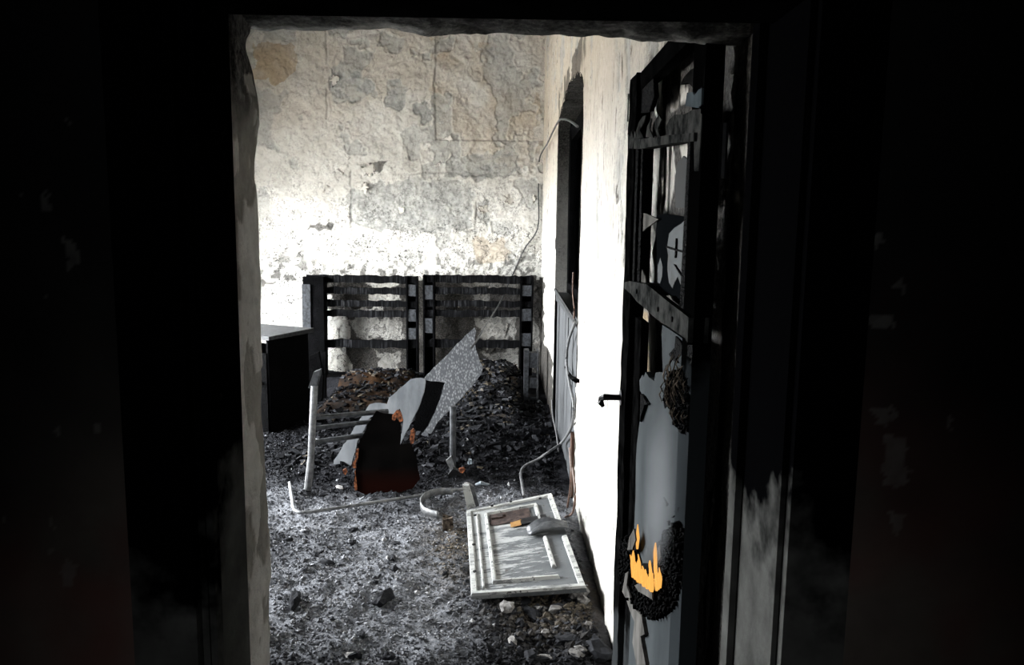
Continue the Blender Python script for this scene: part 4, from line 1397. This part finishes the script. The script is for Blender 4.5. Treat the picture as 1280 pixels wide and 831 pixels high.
def shards():
    def board(name, poly, p0, tilt, yaw, th, mat, label, kids=None, sub=True):
        n = np.array([math.sin(yaw) * math.cos(tilt), -math.cos(yaw) * math.cos(tilt), math.sin(tilt)])
        P = [onplane(a, b, p0, n) for a, b in poly]
        if sub:      # splintered edges: extra points along every side
            Q = []
            for i, p in enumerate(P):
                q = P[(i + 1) % len(P)]
                L = np.linalg.norm(q - p)
                k = max(1, int(L / 0.03))
                for j in range(k):
                    s = j / k
                    w = p + (q - p) * s
                    if j:
                        w = w + np.array([random.uniform(-1, 1), 0, random.uniform(-1, 1)]) * 0.004
                    Q.append(w - n * np.dot(w - np.asarray(p0), n))
            P = Q
        o = obj(name, MB().plate(P, -n * th), mat)
        tag(o, label, 'board', 'broken boards of the table top')
        return o, n, (lambda a, b: onplane(a, b, p0, n))
    z5 = lambda q: zz((480, 400), 5.19, q)
    # large textured shard with the thin cable lying over it
    pb = on(560, 560, 2, 0.02)
    o, n, f = board('broken_board', z5([(588, 48), (597, 75), (590, 130), (600, 200), (622, 270), (640, 300), (635, 345), (600, 390), (570, 430), (500, 510), (430, 580), (350, 660), (290, 765), (270, 745), (250, 735), (285, 690), (330, 600), (370, 490), (395, 405), (270, 388), (262, 375), (320, 310), (400, 235), (490, 140)]),
                    pb + np.array([0, 0.12, 0.0]), math.radians(14), math.radians(4), 0.022, 'grey_board', 'largest grey scaly board shard pointing up beside the black wedge')
    # smooth shard sweeping down to the left
    z3 = lambda q: zz((330, 440), 3.776, q)
    pa = on(470, 590, 2, 0.02)
    board('broken_board', z3([(690, 128), (720, 122), (762, 126), (755, 190), (735, 250), (715, 290), (690, 340), (660, 400), (636, 452), (632, 440), (650, 380), (658, 320), (640, 265), (620, 290), (560, 300), (530, 290), (500, 310), (470, 370), (440, 420), (420, 500), (410, 540), (380, 552), (325, 545), (330, 510), (400, 400), (440, 335), (500, 245), (545, 240), (580, 245), (590, 215), (640, 170)]),
          pa + np.array([0, 0.10, 0.0]), math.radians(10), math.radians(-3), 0.018, 'smooth_grey_board', 'smooth grey board shard tapering to a point over the dark board')
    # black wedge between the two shards
    board('broken_board', z5([(272, 385), (395, 405), (365, 490), (325, 600), (255, 735), (240, 740), (190, 700), (205, 600), (250, 480)]),
          pb + np.array([0, 0.16, 0.0]), math.radians(12), math.radians(2), 0.015, 'char', 'black wedge of board between the two grey shards')
    # broad dark board in front, glowing rim
    pc = on(480, 614, 2, 0.02)
    o, n, f = board('broken_board', z3([(530, 278), (560, 290), (600, 292), (640, 330), (645, 380), (640, 440), (690, 430), (720, 500), (735, 600), (700, 645), (560, 680), (470, 668), (430, 650), (425, 600), (440, 520), (440, 450), (465, 400), (490, 340)]),
                    pc, math.radians(8), math.radians(0), 0.02, 'dark_board', 'broad dark brown board leaning on the table frame')

    def bit(poly, dy, mat, name, label, cat, grp=None, par=None):
        p0 = pc + np.array([0, dy, 0])
        P = [onplane(a, b, p0, n) for a, b in poly]
        q = obj(name, MB().plate(P, (0, 0.02, 0)), mat, par)
        tag(q, label, cat, grp)
    for q in ([(436, 460), (446, 455), (442, 500), (430, 530), (432, 550), (420, 545), (414, 530), (430, 505)], [(428, 560), (434, 600), (438, 650), (430, 656), (424, 620), (430, 590)]):
        bit(z3(q), -0.012, 'ember', 'ember_rim', 'glowing orange edge', None, None, o)
    bit(z3([(605, 300), (625, 275), (640, 280), (650, 300), (655, 325), (640, 330), (630, 310), (615, 325), (604, 318)]), -0.05, 'ember', 'ember', 'pinkish ember above the top of the dark board', 'ember')
    bit(z3([(692, 370), (705, 362), (712, 380), (705, 430), (694, 436), (688, 410)]), -0.02, 'ember', 'ember', 'upright pink ember hanging beside the shard point', 'ember')
    bit(z3([(918, 552), (940, 545), (950, 556), (938, 572), (925, 568)]), -0.05, 'ember', 'ember', 'orange ember on the floor by the steel leg', 'ember')
    bit(z3([(372, 556), (385, 550), (392, 568), (384, 580), (374, 572)]), -0.03, 'ember', 'ember', 'dull ember under the smooth shard tip', 'ember')


shards()


# ------------------------------------------------------------------ fallen panelled sheet on the floor
def fallen_panel():
    z = 0.075
    TL, TR, BR, BL = [on(a, b, 2, zz_) for (a, b), zz_ in zip(((583, 640), (690, 618), (733, 735), (589, 745)), (0.065, 0.155, 0.125, 0.06))]
    ux = ((TR - TL) + (BR - BL)) / 2; uy = ((BL - TL) + (BR - TR)) / 2
    W, L = np.linalg.norm(ux), np.linalg.norm(uy)
    ex = ux / W
    ey = uy - ex * np.dot(uy, ex); ey /= np.linalg.norm(ey)
    ez = np.cross(ey, ex)
    if ez[2] < 0: ez = -ez
    c = (TL + TR + BR + BL) / 4
    t = thing('fallen_panel', (c[0], c[1], 0.03), 'scorched white panelled cupboard door lying flat on the rubble', 'cupboard door')
    # local coordinates: a in 0..W across, b in 0..L towards the lens, h height
    def Pt(a, b, h):
        u, v = a / W, b / L
        return tuple((TL * (1 - u) + TR * u) * (1 - v) + (BL * (1 - u) + BR * u) * v + ez * h)

    def bx(name, a0, a1, b0, b1, h0, h1, mat, jit=0.002, par=t, bev=0.0):
        m = MB()
        e = bev
        v = [Pt(a0, b0, h0), Pt(a1, b0, h0), Pt(a1, b1, h0), Pt(a0, b1, h0), Pt(a0 + e, b0 + e, h1), Pt(a1 - e, b0 + e, h1), Pt(a1 - e, b1 - e, h1), Pt(a0 + e, b1 - e, h1)]
        v = [tuple(q + random.uniform(-jit, jit) for q in p) for p in v]
        m.add(v, [(0, 3, 2, 1), (4, 5, 6, 7), (0, 1, 5, 4), (1, 2, 6, 5), (2, 3, 7, 6), (3, 0, 4, 7)])
        return obj(name, m, mat, par)
    bx('backing', 0, W, 0, L, -0.018, 0.0, 'enamel_worn')
    # outer rim
    r = 0.028
    for a0, a1, b0, b1 in ((0, r, 0, L), (W - r, W, 0, L * 0.36), (W - r, W, L * 0.52, L), (0, W, 0, r), (0, W, L - r, L)):
        bx('rim', a0, a1, b0, b1, 0.0, 0.011, 'enamel', 0.001, t, 0.004)
    bx('ridge', 0.05, 0.062, 0.06, L - 0.06, 0.0, 0.010, 'enamel', 0.001, t, 0.003)
    # moulding ring
    q = 0.095
    for a0, a1, b0, b1 in ((q, q + 0.022, q, L - q), (W - q - 0.022, W - q, q, L * 0.40), (W - q - 0.022, W - q, L * 0.50, L - q - 0.1), (q, W - q, q, q + 0.022), (q, W - q, L - q - 0.022, L - q)):
        bx('moulding', a0, a1, b0, b1, 0.0, 0.014, 'enamel', 0.001, t, 0.006)
    k = bx('burnt_window', q + 0.03, W - q - 0.05, q + 0.03, q + 0.17, 0.0, 0.005, 'rust', 0.003)
    bx('rusty_scrap', q + 0.04, W * 0.40, q + 0.05, q + 0.10, 0.005, 0.012, 'rust', 0.004, k)
    o = bx('orange_stain', W * 0.47, W * 0.58, q + 0.175, q + 0.235, 0.004, 0.007, 'orange_scorch', 0.004)
    bx('grey_scrap', W * 0.58, W * 0.86, q + 0.165, q + 0.235, 0.002, 0.010, 'black_metal', 0.006)
    # torn flap curling off the right edge
    fl = MB()
    A = np.array([[Pt(W * 0.62 + s * W * 0.42, L * 0.37 + v * L * 0.11, 0.012 + 0.03 * math.sin(s * 3.0) + 0.008 * math.sin(v * 9 + s * 5)) for v in np.linspace(0, 1, 6)] for s in np.linspace(0, 1, 10)])
    fl.grid(A)
    f = obj('torn_flap', fl, 'scorched_steel', t, True)
    md = f.modifiers.new('thickness', 'SOLIDIFY'); md.thickness = 0.004
    for a, b in ((0.3, 0.03), (0.52, 0.025), (0.85, 0.06), (0.06, 0.5), (0.05, 0.8), (0.1, 0.12)):
        p = Pt(W * a, L * b, 0.016)
        obj('screw', MB().tube([p, tuple(np.array(p) + ez * 0.006)], 0.008, 7), 'black_metal', t)
    # narrow folded edge strip standing at the far corner
    P = [on(a, b, 1, TL[1] + 0.06) for a, b in ((578, 607), (586, 607), (594, 634), (584, 637))]
    o = obj('edge_strip', MB().plate(P, (0, 0.03, 0)), 'enamel')
    tag(o, 'short pale folded metal strip standing at the corner of the white panel', 'metal strip')
    P = [on(a, b, 1, TL[1] + 0.10) for a, b in ((587, 606), (592, 608), (599, 632), (595, 634))]
    o = obj('edge_strip', MB().plate(P, (0, 0.02, 0)), 'scorched_steel')
    tag(o, 'thin dark metal strip behind the pale folded strip', 'metal strip')


fallen_panel()


# ------------------------------------------------------------------ small things on the floor, cables
def small_things():
    pts = [on(a, b, 2, 0.06) for a, b in ((566, 614), (548, 614), (532, 619), (525, 628), (530, 638), (548, 644))]
    S = spline(pts, 6)
    m = MB()
    A = np.array([[tuple(p + np.array([0, 0, h])) for h in (-0.02, 0.02)] for p in S])
    m.grid(A)
    o = obj('curved_band', m, 'pale_tube', None, True)
    md = o.modifiers.new('thickness', 'SOLIDIFY'); md.thickness = 0.006
    tag(o, 'pale curved metal band lying beside the white panel', 'metal band')
    p = on(560, 654, 2, 0.05)
    o = obj('plaster_stub', MB().box(p - np.array([0.025, 0.03, 0.03]), p + np.array([0.02, 0.03, 0.035]), 0.012), 'fibre')
    tag(o, 'stubby tan burnt block at the end of the curved band', 'block')
    P = [on(a, b, 1, 4.75) for a, b in ((546, 611), (566, 586), (578, 590), (584, 600), (560, 612))]
    o = obj('tilted_scrap', MB().plate(P, (0, 0.04, 0.0)), 'black_metal')
    tag(o, 'black tilted metal scrap at the foot of the steel leg', 'metal scrap')
    p = on(605, 606, 2, 0.09)
    m = MB().tube([p + np.array([-0.05, 0, 0.0]), p + np.array([-0.02, 0, 0.012]), p + np.array([0.03, 0.01, 0.0])], [0.012, 0.02, 0.008], 8, 0.6)
    o = obj('plastic_scrap', m, 'blue_plastic')
    tag(o, 'bluish white melted plastic scrap behind the white panel', 'plastic scrap')
    p = on(588, 577, 2, 0.10)
    o = obj('glass_fragment', MB().box(p - 0.014, p + 0.014, 0.008), 'blue_plastic')
    tag(o, 'tiny bright glassy fragment in the char under the bench', 'glass fragment')
    # cables
    Yw = YB - 0.05
    near = [on(a, b, 0, XR - 0.03) for a, b in ((722, 158), (712, 151), (704, 149), (697, 153))]
    far = [on(a, b, 1, Yw) for a, b in ((674, 200), (673, 240), (672, 285), (655, 312), (640, 345))]
    mid = [near[-1] * 0.55 + far[0] * 0.45]
    tip = [on(a, b, 1, y) for a, b, y in ((625, 378, 8.0), (610, 402, 7.0), (597, 424, 5.55), (588, 436, 5.25))]
    o = obj('hanging_cable', MB().tube(spline(near + mid + far + tip, 6), 0.0075, 6), 'cable_sheath')
    tag(o, 'thin cable hanging from the arched window across the back wall to the shard', 'cable')
    pts = [on(a, b, 0, XR - 0.02) for a, b in ((719, 402), (711, 425), (708, 450), (712, 480), (717, 505), (715, 530), (708, 545), (700, 555))]
    fl = [on(a, b, 2, z) for a, b, z in ((690, 562, 0.20), (672, 574, 0.14), (656, 582, 0.10), (651, 592, 0.06), (653, 608, 0.05), (655, 620, 0.04))]
    o = obj('loose_cable', MB().tube(spline(pts + fl, 6), 0.009, 7), 'pale_cable')
    tag(o, 'grey cable looping down the planks and out over the char', 'cable')
    pts = [on(a, b, 0, XR - 0.012) for a, b in ((717, 340), (716, 365), (718, 385), (717, 405))]
    o = obj('copper_wire', MB().tube(spline(pts, 5), 0.006, 6), 'copper_wire')
    tag(o, 'short bare copper wire hanging below the black window recess', 'wire')
    for k, q in enumerate((((690, 500), (691, 520), (696, 545), (698, 565)), ((712, 560), (714, 590), (713, 610), (709, 640)), ((716, 585), (719, 615), (716, 640), (706, 655)))):
        pts = [on(a, b, 0, XR - 0.02 - 0.025 * k) for a, b in q]
        pts = [np.array([p[0], p[1], max(0.02, p[2])]) for p in pts]
        o = obj('dangling_wire', MB().tube(spline(pts, 5), 0.006, 6), 'pale_cable' if k == 0 else 'copper_wire')
        tag(o, ('pale wire beside the dark post at the sofa corner', 'inner reddish wire dangling along the foot of the planks', 'outer reddish wire curling from the plank foot to the floor')[k], 'wire', 'wires along the planks')


small_things()
